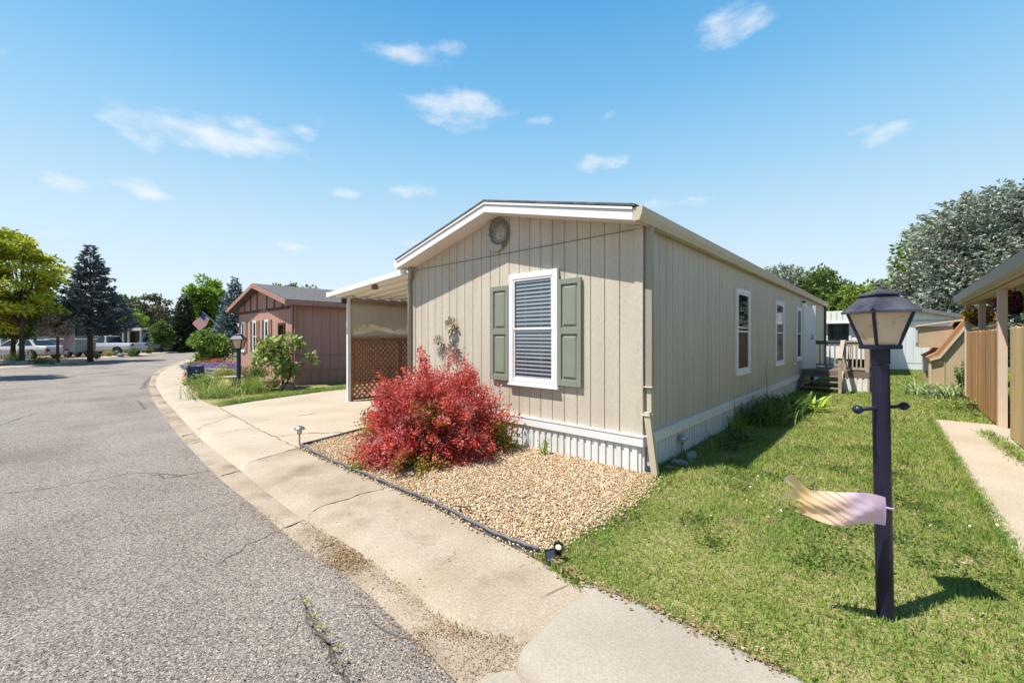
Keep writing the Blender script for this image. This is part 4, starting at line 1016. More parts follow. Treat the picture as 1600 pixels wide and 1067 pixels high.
def pebbles(n, poly, seed, smin, smax, name='gravel', m=None, label=None, cam_bias=True, frill=.12):
    rng = np.random.default_rng(seed)
    xs = [p[0] for p in poly]; ys = [p[1] for p in poly]
    X = rng.uniform(min(xs) - frill, max(xs) + frill, n * 3); Y = rng.uniform(min(ys) - frill, max(ys) + frill, n * 3)
    j = rng.normal(size=(2, n * 3)) * frill * .35
    ok = inside(poly, X + j[0], Y + j[1]); X = X[ok][:n]; Y = Y[ok][:n]; n = len(X)
    bm = bmesh.new(); bmesh.ops.create_icosphere(bm, subdivisions=1, radius=1); T = np.array([v.co[:] for v in bm.verts]); Fc = np.array([[v.index for v in f.verts] for f in bm.faces]); bm.free()
    if len(T) != 12: Fc = Fc
    S = rng.uniform(smin, smax, (n, 1)) * rng.uniform(.6, 1.25, (n, 3)); S[:, 2] *= .7
    a = rng.uniform(0, 6.28, n); c, s = np.cos(a), np.sin(a)
    Vt = T[None] * (1 + rng.normal(size=(n, len(T), 1)) * .13) * S[:, None, :]
    tl = rng.normal(size=(n, 2)) * .35
    Vt[:, :, 2] += Vt[:, :, 0] * tl[:, :1] + Vt[:, :, 1] * tl[:, 1:]
    x = Vt[:, :, 0] * c[:, None] - Vt[:, :, 1] * s[:, None] + X[:, None]; y = Vt[:, :, 0] * s[:, None] + Vt[:, :, 1] * c[:, None] + Y[:, None]
    z = Vt[:, :, 2] + (.018 + rng.uniform(-.004, .018, n))[:, None]
    V = np.stack([x, y, z], 2).reshape(-1, 3)
    Fq = (Fc[None] + (np.arange(n) * len(T))[:, None, None]).reshape(-1, 3)
    return link(name, np_mesh(name, V, [Fq]), m or M['pebble'])
tag(pebbles(64000, bed, 4, .0048, .0122), kind='stuff')

# ------------------------------------------------------------------ small garden lights and bits
def path_light(pos, name, label, s=1.0, head='dome', tilt=(0, 0)):
    t = thing(name, label, 'garden light', (pos[0], pos[1], pos[2] if len(pos) > 2 else 0), 0, 'solar garden lights on stakes'); t.rotation_euler = (tilt[0], tilt[1], 0)
    mb = MB(); mb.lathe([(.012 * s, -.05), (.012 * s, .17 * s), (.03 * s, .18 * s), (.034 * s, .19 * s)], 10); mb.build('stake', M['steel'], t, smooth=False)
    mb = MB(); mb.lathe([(.030 * s, .19 * s), (.042 * s, .245 * s), (.042 * s, .25 * s)], 14); mb.build('lens', M['frost'], t, smooth=True)
    mb = MB()
    if head == 'dome': mb.lathe([(.078 * s, .248 * s), (.078 * s, .253 * s), (.062 * s, .278 * s), (.035 * s, .295 * s), (.02 * s, .30 * s)], 18)
    else: mb.lathe([(.075 * s, .25 * s), (.075 * s, .258 * s), (.05 * s, .27 * s), (.05 * s, .275 * s)], 14)
    mb.build('cap', M['steel'] if head == 'dome' else M['black_plastic'], t, smooth=(head == 'dome'))
    if head == 'cage':
        for k in range(6):
            a = k * PI / 3; mb = MB(); mb.bar((.06 * s * math.cos(a), .06 * s * math.sin(a), .17 * s), (.068 * s * math.cos(a), .068 * s * math.sin(a), .252 * s), .008, .008); mb.build('cage_bar', M['black_plastic'], t)
    return t
path_light((*gp(468, 697), 0), 'path_light', 'silver domed garden light at the driveway corner of the gravel bed', 1.0)
path_light((*gp(1064, 713), 0), 'path_light', 'grey domed garden light in shade beside the white skirting and stones', 1.0, tilt=(R(3), R(4)))
path_light((*gp(1519, 652), 0), 'path_light', 'black caged garden light beside the wooden fence', 1.0, 'cage')
path_light((*gp(1497, 632), 0), 'path_light', 'dark flat capped garden light half hidden behind the strappy iris clump', .9, 'cage')
sx, sy = gp(871, 872)
spt = thing('solar_spotlight', 'black solar spotlight with round lens at the corner of the gravel bed', 'spotlight', (sx, sy, 0), R(20))
mb = MB(); mb.lathe([(.027, 0), (.029, .075), (.036, .08), (.038, .095), (.031, .095), (.029, .078), (.002, .076)], 16); ho = mb.build('lamp_housing', M['black_plastic'], spt, (0, 0, .03), (R(28), R(-8), 0))
mb = MB(); mb.lathe([(.027, .079), (.018, .084), (.002, .086)], 14); mb.build('lens', M['lens'], ho, smooth=True)
mb = MB(); mb.bar((0, 0, -.05), (0, 0, .04), .014, .014); mb.build('stake', M['black_plastic'], spt)
mb = MB(); mb.hexa([(-.115, -.09, .015), (-.04, -.09, .015), (-.04, -.085, .012), (-.115, -.085, .012)], [(-.125, -.045, .105), (-.05, -.045, .105), (-.05, -.037, .102), (-.125, -.037, .102)]); po = mb.build('panel_frame', M['black_plastic'], spt)
mb = MB(); mb.hexa([(-.110, -.0905, .023), (-.047, -.0905, .023), (-.047, -.088, .021), (-.110, -.088, .021)], [(-.118, -.0525, .097), (-.056, -.0525, .097), (-.056, -.05, .095), (-.118, -.05, .095)]); mb.build('solar_cell', M['solar'], po)
mb = MB(); mb.bar((-.08, -.07, .03), (-.03, -.02, .01), .012, .012); mb.build('bracket', M['black_plastic'], spt)
wx, wy = gp(720, 806)
wh = thing('wire_hook', 'small black wire garden hook lying on the gravel edge', 'garden hook', (wx, wy, .03), R(-20))
mb = MB(); mb.tube([(0, 0, -.03), (0, 0, .055)], .007, 6); mb.tube([(-.10, .0, .0), (-.085, .0, .04), (-.03, 0, .058), (.03, 0, .055), (.08, .0, .035), (.09, .0, .0)], .004, 6); mb.tube([(.03, .0, .055), (.06, .05, .05), (.08, .06, .0)], .004, 6)
mb.build('wire', M['black_plastic'], wh, smooth=True)
def rock(pos, r, name, label, m, seed, group=None, sq=.6):
    rng = np.random.default_rng(seed); bm = bmesh.new(); bmesh.ops.create_icosphere(bm, subdivisions=3, radius=1)
    o1 = rng.uniform(0, 9, 3)
    for v in bm.verts:
        c = np.array(v.co[:]); k = 1 + .16 * math.sin(c[0] * 2.1 + o1[0]) + .13 * math.sin(c[1] * 2.7 + o1[1]) + .08 * math.sin(c[2] * 5 + c[0] * 4 + o1[2])
        v.co = Vector(c * k * r * np.array([1.1, .85, sq]))
    me = bpy.data.meshes.new(name); bm.to_mesh(me); bm.free()
    o = link(name, me, m, None, pos, (0, 0, rng.uniform(0, 6)), smooth=True); return tag(o, label, 'stone', group)
rock((*gp(1062, 727), .03), .085, 'stone', 'flat blue grey stone lying in front of the shaded garden light', M['stone'], 1, 'stones by the downspout', .55)
rock((*gp(1080, 717), .04), .085, 'stone', 'rounded grey stone right of the shaded garden light', M['stone'], 2, 'stones by the downspout', .7)
rock((*gp(1046, 733), .015), .05, 'stone', 'small rusty stone nearest the downspout foot', M['rust_stone'], 3, 'stones by the downspout', .5)

# ------------------------------------------------------------------ plants along the long wall
def strap_plant(pos, n, L, Wd, lean, droop, m, name, label, cat='plant', spread=.15, seed=0, group=None, segs=5, ring=None):
    rng = np.random.default_rng(seed + 900)
    t = thing(name, label, cat, (pos[0], pos[1], pos[2] if len(pos) > 2 else 0), 0, group)
    B = np.stack([rng.normal(size=n) * spread, rng.normal(size=n) * spread * .8, np.zeros(n)], 1)
    me = strap_mesh('leaves', B, rng.uniform(0, 2 * PI, n), L * rng.uniform(.55, 1.2, n), Wd * rng.uniform(.7, 1.2, n), rng.uniform(lean[0], lean[1], n), rng.uniform(droop[0], droop[1], n), segs)
    link('leaves', me, m, t, smooth=True); return t
strap_plant(hw(.36, 4.0), 260, .55, .022, (.05, .45), (.3, 1.0), M['lf_lily'], 'daylily_clump', 'dark daylily clump with arching leaves below the first side window', spread=.20, seed=1)
strap_plant(hw(.42, 4.8), 280, .60, .022, (.05, .5), (.3, 1.0), M['lf_lily'], 'daylily_clump', 'daylily clump between the first side window and the broad leaved hosta', spread=.22, seed=2)
strap_plant(hw(.22, 3.1), 70, .42, .02, (.0, .3), (.1, .6), M['lf_light'], 'grass_tuft', 'upright green leaf tuft against the shaded skirting', spread=.06, seed=3)
strap_plant(hw(.35, 1.55), 14, .34, .014, (.0, .25), (.1, .4), M['lf_light'], 'grass_tuft', 'thin grass tuft behind the rounded grey stone', spread=.03, seed=4)
strap_plant(hw(.62, 6.3), 130, .50, .12, (.15, .7), (.3, .8), M['lf_hosta'], 'hosta_plant', 'broad leaved green hosta nearest the porch steps', spread=.2, seed=5)
strap_plant(hw(.40, 5.6), 120, .48, .07, (.1, .6), (.3, .8), M['lf_mid'], 'leafy_plant', 'medium leafy plant between the daylilies and the hosta', spread=.2, seed=6)
stalk = thing('dry_stalk', 'tall thin dry stalk rising against the long shaded wall', 'plant stalk', tuple(hw(.25, 5.2)), 0)
mb = MB(); mb.tube([(0, 0, 0), (.02, 0, .5), (.0, .02, 1.0), (.03, .01, 1.15)], [.006, .005, .004, .002], 5); mb.build('stem', M['twig_dark'], stalk)
def herb(pos, h, r, n, lsz, m, name, label, seed=0, cat='plant', stems=14, group=None, flower=None, fl_n=0, fl_size=.02):
    rng = np.random.default_rng(seed + 50); t = thing(name, label, cat, (pos[0], pos[1], pos[2] if len(pos) > 2 else 0), 0, group)
    mb = MB(); P = []; D = []; FP = []
    for k in range(stems):
        a = rng.uniform(0, 6.28); q = rng.uniform(0, 1) ** .6
        e = np.array([r * q * math.cos(a), r * q * math.sin(a), h * rng.uniform(.65, 1.05) * (1 - .35 * q)]); b = e * np.array([.25, .25, 0]); m1 = b * .5 + e * .5 + np.array([-e[0] * .15, -e[1] * .15, .05 * h])
        mb.tube([tuple(b), tuple(m1), tuple(e)], [.006 * h + .001, .004 * h + .001, .001], 4, cap=False)
        nn = max(3, n // stems); tt = rng.uniform(.1, 1.0, nn)[:, None]
        p = (1 - tt) ** 2 * b + 2 * tt * (1 - tt) * m1 + tt ** 2 * e + rng.normal(size=(nn, 3)) * r * .10; p[:, 2] = np.maximum(p[:, 2], .01); P.append(p); D.append(sph(nn, rng) + np.array([e[0], e[1], .4 * h]) / max(r, h))
        FP.append(e)
    mb.build('stems', M['lf_weed'], t)
    P = np.concatenate(P); D = np.concatenate(D); link('leaves', leaf_mesh('leaves', P, D, lsz * rng.uniform(.6, 1.3, len(P)), lsz * .5, rng), m, t)
    if flower:
        e = np.array(FP); e = e[rng.integers(0, len(e), fl_n)] + rng.normal(size=(fl_n, 3)) * np.array([r * .12, r * .12, h * .08])
        link('bloom', leaf_mesh('bloom', e, sph(fl_n, rng) + np.array([0, 0, .5]), fl_size, fl_size * .8, rng), flower, t)['kind'] = 'stuff'
    return t
herb(hw(-1.30, -.22), .30, .12, 160, .03, M['lf_weed'], 'weed_plant', 'small pale green weed growing against the front skirting', 1)
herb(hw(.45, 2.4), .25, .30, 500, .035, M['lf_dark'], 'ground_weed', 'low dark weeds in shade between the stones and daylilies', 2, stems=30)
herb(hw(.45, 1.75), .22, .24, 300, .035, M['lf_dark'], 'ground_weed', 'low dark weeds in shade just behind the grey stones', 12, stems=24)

# ------------------------------------------------------------------ lawn blades
def scatter(poly, dens, seed, box, keep=None):
    rng = np.random.default_rng(seed); x0, x1, y0, y1 = box; n = int((x1 - x0) * (y1 - y0) * dens)
    X = rng.uniform(x0, x1, n); Y = rng.uniform(y0, y1, n)
    ok = inside(poly, X, Y) & (np.abs(X) < 1.26 * Y + .25) & (Y > 1.3)
    if keep is not None: ok &= keep(X, Y)
    return X[ok], Y[ok]
shr = [np.array(p) for p in lawn]
def grass(name, poly, dens, seed, box, L, Wd, keep=None, m=None):
    X, Y = scatter(poly, dens, seed, box, keep); n = len(X); rng = np.random.default_rng(seed + 1)
    cl = np.sin(X * 2.3 + np.sin(Y * 1.7) * 2) * np.sin(Y * 2.9 + np.sin(X * 1.3) * 2)
    B = np.stack([X, Y, np.full(n, .0)], 1)
    return strap_mesh(name, B, rng.uniform(0, 6.28, n), L * rng.uniform(.5, 1.35, n) * (1 + .25 * cl), Wd * rng.uniform(.7, 1.3, n), rng.uniform(.05, .65, n), rng.uniform(.1, .7, n), 2)
lawn_fuzz = lawn
parts = []
dist = lambda X, Y: np.hypot(X, Y)
o = link('lawn_grass', grass('lawn_grass', lawn, 6400, 21, (-.2, 6.5, 1.3, 4.3), .046, .0056, lambda X, Y: Y < 4.3), M['blade']); tag(o, kind='stuff')
o = link('lawn_grass', grass('lawn_grass', lawn, 2600, 22, (0, 9, 4.3, 7.5), .06, .0085), M['blade']); tag(o, kind='stuff')
o = link('lawn_grass', grass('lawn_grass', lawn, 1000, 23, (2, 17, 7.5, 13), .065, .014), M['blade']); tag(o, kind='stuff')
o = link('lawn_grass', grass('lawn_grass', lawn, 420, 24, (6, 26, 13, 26), .07, .025), M['blade']); tag(o, kind='stuff')
# ragged lawn edge creeping over gravel and pavement
rng = np.random.default_rng(77); EP = []
for a, b in ((gp(872, 866), gp(900, 842)), (gp(900, 842), gp(950, 815)), (gp(950, 815), gp(990, 790)), (gp(990, 790), gp(1024, 750)), (gp(1024, 750), gp(1040, 742)), (gp(842, 868), gp(907, 916)), (gp(850, 875), gp(907, 916)), (gp(907, 916), gp(1010, 955)), (gp(1010, 955), gp(1240, 1066)), (tuple(PL0)[:2], tuple(PL1)[:2])):
    a = np.array(a); b = np.array(b); n = int(np.linalg.norm(b - a) * 900); t = rng.uniform(0, 1, (n, 1)); sg = .10 if b[1] > 2.9 and a[0] < 2 else .03
    EP.append(a + (b - a) * t + rng.normal(size=(n, 2)) * sg)
EP = np.concatenate(EP); n = len(EP)
o = link('lawn_fringe', strap_mesh('lawn_fringe', np.concatenate([EP, np.full((n, 1), .012)], 1), rng.uniform(0, 6.28, n), rng.uniform(.03, .07, n), .006, rng.uniform(.1, .8, n), rng.uniform(.1, .6, n), 2), M['blade']); tag(o, kind='stuff')
# weeds in the side path joint and iris clump by the fence
def tufts(name, pts, n, L, seed, spread, m):
    rng = np.random.default_rng(seed); P = np.array(pts); i = rng.integers(0, len(P), n); B = np.concatenate([P[i] + rng.normal(size=(n, 2)) * spread, np.full((n, 1), .015)], 1)
    return tag(link(name, strap_mesh(name, B, rng.uniform(0, 6.28, n), L * rng.uniform(.5, 1.3, n), .010, rng.uniform(.1, .8, n), rng.uniform(.2, .7, n), 3), m), kind='stuff')
tufts('path_weeds', [gp(1540 + 6 * k, 678 + 4.2 * k) for k in range(14)], 1500, .08, 31, .06, M['blade'])
tufts('roadside_weeds', [gp(*p, -.07) for p in ((292, 745), (285, 712), (300, 744), (478, 962), (492, 985), (503, 1003), (512, 1015), (527, 1036), (541, 1058))], 130, .016, 32, .014, M['lf_straw'])
# litter: dead leaves, crumbs and clover heads
def flakes(name, P, size, m, seed, z=.012, flat=.25):
    rng = np.random.default_rng(seed); n = len(P); Q = np.concatenate([P, np.full((n, 1), z)], 1) if P.shape[1] == 2 else P
    D = np.concatenate([rng.normal(size=(n, 2)), rng.normal(size=(n, 1)) * flat], 1)
    up = np.tile(np.array([0, 0, 1.0]), (n, 1))
    return tag(link(name, leaf_mesh(name, Q, D, size * rng.uniform(.4, 1.6, n), size * .7 * rng.uniform(.5, 1.2, n), rng, up=np.cross(D, up) * 0 + up), m), kind='stuff')
rng = np.random.default_rng(5)
def along(px, n, sp, z):
    P = np.array([gp(*p, z) for p in px]); k = rng.integers(0, len(P) - 1, n); t = rng.uniform(0, 1, (n, 1)); return P[k] + (P[k + 1] - P[k]) * t + rng.normal(size=(n, 2)) * sp
flakes('leaf_litter', along([(470, 815), (500, 838), (540, 862), (575, 885), (620, 915), (680, 958), (724, 990)], 1500, .05, -.07), .011, M['litter'], 1, -.066)
flakes('leaf_litter', along([(500, 838), (540, 866), (560, 880)], 1500, .09, -.07), .014, M['litter'], 11, -.066)
flakes('road_grit', along([(468, 925), (490, 975), (512, 1010), (540, 1058)], 500, .022, -.085), .008, M['twig_dark'], 13, -.081)
flakes('leaf_litter', along([(640, 990), (700, 985), (724, 990), (790, 1000), (810, 985), (850, 950)], 900, .035, -.07), .010, M['litter'], 12, -.05)
flakes('leaf_litter', along([(650, 1000), (724, 1000), (790, 1010), (800, 1030), (760, 1050), (700, 1040)], 1100, .09, -.07), .010, M['litter'], 2, -.068)
flakes('leaf_litter', along([(380, 785), (420, 812), (470, 852), (550, 908), (640, 990), (690, 1040)], 1200, .05, -.085), .012, M['litter'], 3, -.08)
flakes('leaf_litter', along([(860, 880), (907, 916), (1010, 955), (1120, 1005), (1240, 1066)], 500, .035, 0), .022, M['litter'], 4, .05)
Xs, Ys = scatter(lawn, 9, 9, (.5, 6, 1.8, 6)); flakes('leaf_litter', np.stack([Xs, Ys], 1), .035, M['litter'], 6, .05)
Xs, Ys = scatter(lawn, 5.5, 19, (.5, 5, 1.8, 5)); flakes('clover_heads', np.stack([Xs, Ys], 1), .024, M['clover'], 7, .055, .6)
rng = np.random.default_rng(55); CP = []
for _ in range(46):
    x, y = rng.uniform(.6, 6), rng.uniform(2, 6.5); k = rng.integers(60, 260); s_ = rng.uniform(.05, .16); CP.append(np.array([x, y]) + rng.normal(size=(k, 2)) * s_)
CP = np.concatenate(CP); ok = inside(lawn, CP[:, 0], CP[:, 1]); CP = CP[ok]; n = len(CP)
Q = np.concatenate([CP, rng.uniform(.02, .055, (n, 1))], 1); upv = np.tile(np.array([0, 0, 1.0]), (n, 1))
tag(link('clover_patch', leaf_mesh('clover_patch', Q, np.concatenate([rng.normal(size=(n, 2)), rng.normal(size=(n, 1)) * .3], 1), .024 * rng.uniform(.6, 1.4, n), .019, rng), M['lf_mid']), kind='stuff')
n = 260; Xs = rng.uniform(-3.5, 1.0, n); Ys = rng.uniform(2.0, 6.5, n); ok = inside(Dn + [(p[0], p[1]) for p in Ac[::-1]], Xs, Ys)
flakes('crumbs', np.stack([Xs[ok], Ys[ok]], 1), .016, M['twig_dark'], 8, .022)
n = 500; Xs = rng.uniform(-9, .4, n); Ys = rng.uniform(1.8, 9, n); ok = inside(road, Xs, Ys)
flakes('crumbs', np.stack([Xs[ok], Ys[ok]], 1), .016, M['twig_dark'], 9, -.083)
rng = np.random.default_rng(66); n = 60000; Ys = 1.9 + 6 * rng.uniform(0, 1, n) ** 1.6; Xs = Ys * rng.uniform(-1.26, .05, n); ok = inside(road, Xs, Ys)
flakes('road_grit', np.stack([Xs[ok], Ys[ok]], 1), .011, M['aggregate'], 14, -.0865, .12)
# single larger dead leaf on the gutter dirt
# ------------------------------------------------------------------ generic background home
def simple_home(name, label, cat, loc, rotz, w, l, zw, rise, wall, roofm, trim, over=.25, skirt=None, groove=True, group=None):
    """gable home: front face y=0 from x=-w..0, runs to y=l; ridge along y"""
    t = thing(name, label, cat, loc, rotz, group)
    zt = lambda x: zw + rise * (1 - abs(x + w / 2) / (w / 2))
    mb = MB(); mb.prism([(-w, 0), (0, 0), (0, zw), (-w / 2, zw + rise), (-w, zw)], .01, l - .01, 'y')
    if groove: planks(mb, w - .1, .3, .35, lambda u: zt(-w + .05 + u), lambda u, d: (-w + .05 + u, .009 - d), .006, .012); planks(mb, l - .1, .3, .35, lambda u: zw, lambda u, d: (d, .05 + u), .006, .012)
    mb.build('wall', wall, t)
    mb = MB(); sl = rise / (w / 2)
    for e in (-1, 1):
        xo = (over if e > 0 else -w - over); zo = zw - sl * over; xi = -w / 2; zi = zw + rise
        mb.hexa([(xi, -over, zi + .02), (xo, -over, zo + .02), (xo, l + over, zo + .02), (xi, l + over, zi + .02)], [(xi, -over, zi + .12), (xo, -over, zo + .12), (xo, l + over, zo + .12), (xi, l + over, zi + .12)])
    rf = mb.build('roof', roofm, t)
    mb = MB()
    for e in (-1, 1):
        xo = (over if e > 0 else -w - over); zo = zw - sl * over; xi = -w / 2; zi = zw + rise
        mb.hexa([(xi, -over - .03, zi - .05), (xo, -over - .03, zo - .05), (xo, -over - .002, zo - .05), (xi, -over - .002, zi - .05)], [(xi, -over - .03, zi + .10), (xo, -over - .03, zo + .10), (xo, -over - .002, zo + .10), (xi, -over - .002, zi + .10)])
        mb.box(min(xo, xo + e * .03) + e * .002, max(xo, xo + e * .03) + e * .002, -over - .03, l + over, zo - .05, zo + .10)
    mb.build('fascia', trim, t)
    if skirt:
        mb = MB(); ribs(mb, w, lambda u, d: (-w + u, -.004 - d), -.05, .42, .3); ribs(mb, l, lambda u, d: (.004 + d, u), -.05, .42, .3); mb.build('skirting', skirt, t)
    return t
# ------------------------------------------------------------------ pink neighbour home
PC = (-7.25, 13.75, 0); pk = simple_home('mobile_home', 'dusty pink mobile home with dark shingle roof behind the driveway', 'mobile home', PC, HA, 6.1, 15, 2.78, .72, M['pink'], M['shingle'], M['pink_trim'], .33, M['pink'])
mb = MB()
for x in (-5.2, -4.4, -3.6, -2.5, -1.7, -.9):
    z1 = 2.78 + .72 * (1 - abs(x + 3.05) / 3.05); mb.box(x - .05, x + .05, -.02, .0, 2.62, z1)
mb.box(-6.1, 0, -.025, 0, 2.56, 2.66)
mb.build('gable_batten', M['brown_trim'], pk)
mb = MB(); mb.box(-.10, .03, -.03, .01, .4, 2.78); mb.build('corner_trim', M['pink_trim'], pk)
mb = MB(); mb.bar((.07, .05, 2.75), (.07, .05, .2), .08, .06, (0, 1, 0)); mb.build('downspout', M['pink_trim'], pk)
mb = MB(); mb.box(.002, .03, 0, 15, .42, .50); mb.box(.002, .03, 0, 15, .95, 1.0); mb.build('skirt_band', M['pink_trim'], pk)
for x, wd, z0, h, shut in ((-.95, .62, .75, 1.35, 0), (-2.45, .42, 1.0, 1.25, 1), (-3.85, .42, 1.0, 1.25, 1), (-5.35, .42, 1.0, 1.25, 1)):
    wn = window(pk, x, -.004, z0, wd, h, 0, False, frame=M['brown_trim' if not shut else 'trim_white'], fw=.06)
    if shut:
        for e in (-1, 1): shutter(pk, x + e * (wd / 2 + .15), -.006, z0, .26, h, M['rail_green'] if e < 0 else M['pink_trim'])
mb = MB(); mb.lathe([(.06, 0), (.06, .45), (.10, .46), (.10, .55), (.02, .58)], 10, (-1.6, 3.0, 3.1)); mb.build('vent_pipe', M['dark'], pk)
rp_ = thing('porch_awning', 'white slanted porch awning on cream posts left of the pink home', 'awning', tuple(Vector(PC) + HX * -6.12 + HY * .6), HA)
mb = MB(); mb.hexa([(0, 0, 2.60), (-2.3, 0, 2.15), (-2.3, 4.5, 2.15), (0, 4.5, 2.60)], [(0, 0, 2.66), (-2.3, 0, 2.21), (-2.3, 4.5, 2.21), (0, 4.5, 2.66)]); mb.hexa([(0, -.04, 2.56), (-2.34, -.04, 2.10), (-2.34, 0, 2.10), (0, 0, 2.56)], [(0, -.04, 2.70), (-2.34, -.04, 2.24), (-2.34, 0, 2.24), (0, 0, 2.70)]); mb.build('awning_roof', M['trim_white'], rp_)
for yy in (.15, 2.2, 4.3):
    mb = MB(); mb.box(-2.22, -2.12, yy - .05, yy + .05, 0, 2.17); mb.build('post', M['cream'], rp_)
tn = simple_home('mobile_home', 'cream home with tan roof showing behind the white porch awning', 'mobile home', tuple(Vector(PC) + HX * -9.2 + HY * 9), HA, 5.0, 10, 2.6, .7, M['tan_house'], M['shed_roof'], M['cream'], .3)
# ------------------------------------------------------------------ garden in front of the pink home
gard = [gp(*p) for p in ((346, 634), (400, 625), (470, 616), (545, 605))] + [tuple(Vector(PC) + HX * .6 + HY * 8)[:2], tuple(Vector(PC) + HY * 1)[:2], tuple(Vector(PC) + HX * -9 + HY * 1)[:2]] + [(p[0], p[1]) for p in Dc[iD(3):iD(7)]]
fill_poly(gard, .006, 'garden_ground', M['turf'])
tufts('verge_grass', [np.array(gp(346 + 10 * k, 632.5 - 1.35 * k)) + np.array([0, .25 * j]) for k in range(20) for j in range(2)], 5000, .10, 41, .10, M['blade'])
tufts('verge_grass', [np.array(gp(425 + 6 * k, 618 - .55 * k)) for k in range(20)], 2500, .10, 42, .18, M['blade'])
lp2 = thing('lamp_post', 'dark lamp post standing among garden plants before the pink home', 'lamp post', (*gp(373, 606), 0), R(10)); lamp(lp2, 1.5, 1.2, M['crate_blue'], False, 1.22)
def gpos(px, py): return (*gp(px, py), 0)
def rot_(p, dx=0, dy=0): return (p[0] + dx, p[1] + dy, 0)
strap_plant(gpos(330, 622), 300, .52, .016, (.0, .5), (.3, .9), M['lf_weed'], 'garden_grass', 'feathery green grass clump at the pavement edge nearest the driveway', spread=.28, seed=21)
strap_plant(gpos(352, 616), 240, .56, .016, (.0, .45), (.3, .9), M['lf_straw'], 'garden_grass', 'straw tinted tall grass clump left of the garden lamp post', spread=.28, seed=22)
strap_plant(gpos(390, 615), 260, .58, .018, (.0, .45), (.2, .8), M['lf_light'], 'garden_grass', 'bright green upright grass clump right of the garden lamp post', spread=.28, seed=23)
herb(gpos(318, 613), .62, .55, 1600, .07, M['lf_weed'], 'garden_shrub', 'pale green low shrub beside the slatted blue crate', 24, stems=40)
herb(gpos(398, 600), .72, .60, 1800, .07, M['lf_mid'], 'garden_shrub', 'mid green shrub between the garden lamp post and pink wall', 25, stems=40)
herb(gpos(405, 610), .45, .5, 900, .06, M['lf_straw'], 'garden_shrub', 'yellowish low shrub by the rocks under the leafy sapling', 29, stems=30)
herb(gpos(350, 592), .55, .55, 1200, .06, M['lf_straw'], 'garden_shrub', 'straw coloured shrub behind the garden lamp post', 26, stems=30)
herb(gpos(322, 583), .42, .8, 1200, .06, M['lf_mid'], 'lavender_clump', 'lavender with purple flowers at the left end of the flower bed', 27, stems=60, flower=M['lf_lav'], fl_n=2600, fl_size=.06)
herb(gpos(352, 584), .46, .9, 1200, .06, M['lf_mid'], 'lavender_clump', 'lavender with purple flowers behind the garden lamp post', 28, stems=60, flower=M['lf_lav'], fl_n=2800, fl_size=.06)
herb(gpos(335, 573), .40, 1.0, 900, .07, M['lf_mid'], 'flower_clump', 'red flowering clump behind the purple lavender', 37, stems=40, flower=M['lf_red'], fl_n=500, fl_size=.07)
herb(gpos(300, 577), .45, .6, 900, .07, M['lf_mid'], 'low_shrub', 'small green shrub by the pavement at the far end of the bed', 38, stems=30)
broadleaf('round_shrub', 'rounded bright green shrub under the white porch awning', gpos(330, 571), 1.9, 1.05, (.25, 1.95), M['lf_light'], M['bark'], 60, 90, .16, .05, cat='shrub', seed=31, part='foliage')
broadleaf('leafy_sapling', 'pale green leafy sapling in front of the pink wall', (*gp(442, 609), 0), 1.8, .80, (.35, 1.75), M['lf_sap'], M['bark'], 34, 46, .17, .035, cat='sapling', seed=32, clr=.30, fork=.2)
tw = thing('red_sapling', 'dark red leaved small tree at the far kerb beside the round shrub', 'sapling', gpos(313, 571), 0)
mb = MB(); mb.tube([(0, 0, 0), (.02, 0, .8), (0, .05, 1.5)], [.05, .04, .02], 6); mb.build('trunk', M['bark'], tw)
rngq = np.random.default_rng(3); P = np.array([0, 0, 1.3]) + sph(500) * np.array([.35, .35, .6]) * rngq.uniform(0, 1, (500, 1)); link('crown', leaf_mesh('crown', P, sph(500), .09, .05), M['lf_dark'], tw)
for i, (px, py, r_, lb) in enumerate(((412, 606, .30, 'large pinkish boulder left of the leafy sapling stem'), (425, 603, .24, 'rough pinkish rock behind the leafy sapling stem'), (418, 612, .16, 'small pale rock nearest the driveway by the sapling'), (449, 610, .26, 'pinkish rock leaning right of the sapling stem'))):
    rock((*gp(px, py), .08), r_, 'garden_rock', lb, M['rust_stone'], 40 + i, 'rocks by the pink home', .75)
bw = thing('branch_bundle', 'curved bare grey branch lying among rocks by the pink home', 'branch', (*gp(424, 612), .03), 0)
mb = MB(); mb.tube([(-.5, 0, .0), (0, .05, .03), (.35, 0, .06), (.5, .1, .4), (.48, .1, .6)], [.03, .03, .025, .02, .012], 6); mb.build('branch', M['bark'], bw, smooth=True)
cr = thing('slatted_crate', 'dark blue slatted crate standing on the kerb corner of the garden', 'crate', (*gp(306, 600), 0), R(-55))
mb = MB()
for z in np.arange(.05, .62, .115): mb.box(-.22, .22, -.23, -.20, z, z + .085); mb.box(-.22, .22, .20, .23, z, z + .085); mb.box(.20, .23, -.2, .2, z, z + .085); mb.box(-.23, -.2, -.2, .2, z, z + .085)
mb.build('slats', M['crate_blue'], cr)
for x, y in ((-.2, -.19), (.2, -.19), (.2, .19), (-.2, .19)):
    mb = MB(); mb.box(x - .02, x + .02, y - .02, y + .02, 0, .64); mb.build('corner_post', M['crate_blue'], cr)
bsn = thing('bird_bath', 'low pale stone basin beside the garden lamp post', 'basin', (*gp(364, 604), 0), 0)
mb = MB(); mb.lathe([(.12, 0), (.09, .1), (.10, .25), (.30, .30), (.32, .34), (.26, .33), (.05, .30)], 16); mb.build('bowl', M['walk_new'], bsn, smooth=True)
pb = thing('planter_box', 'long grey planter box under the purple lavender flowers', 'planter', (*gp(343, 588), 0), R(-35))
mb = MB(); mb.box(-.9, .9, -.2, .2, 0, .26); mb.box(-.93, .93, -.23, .23, .26, .31); mb.build('box', M['planter'], pb)
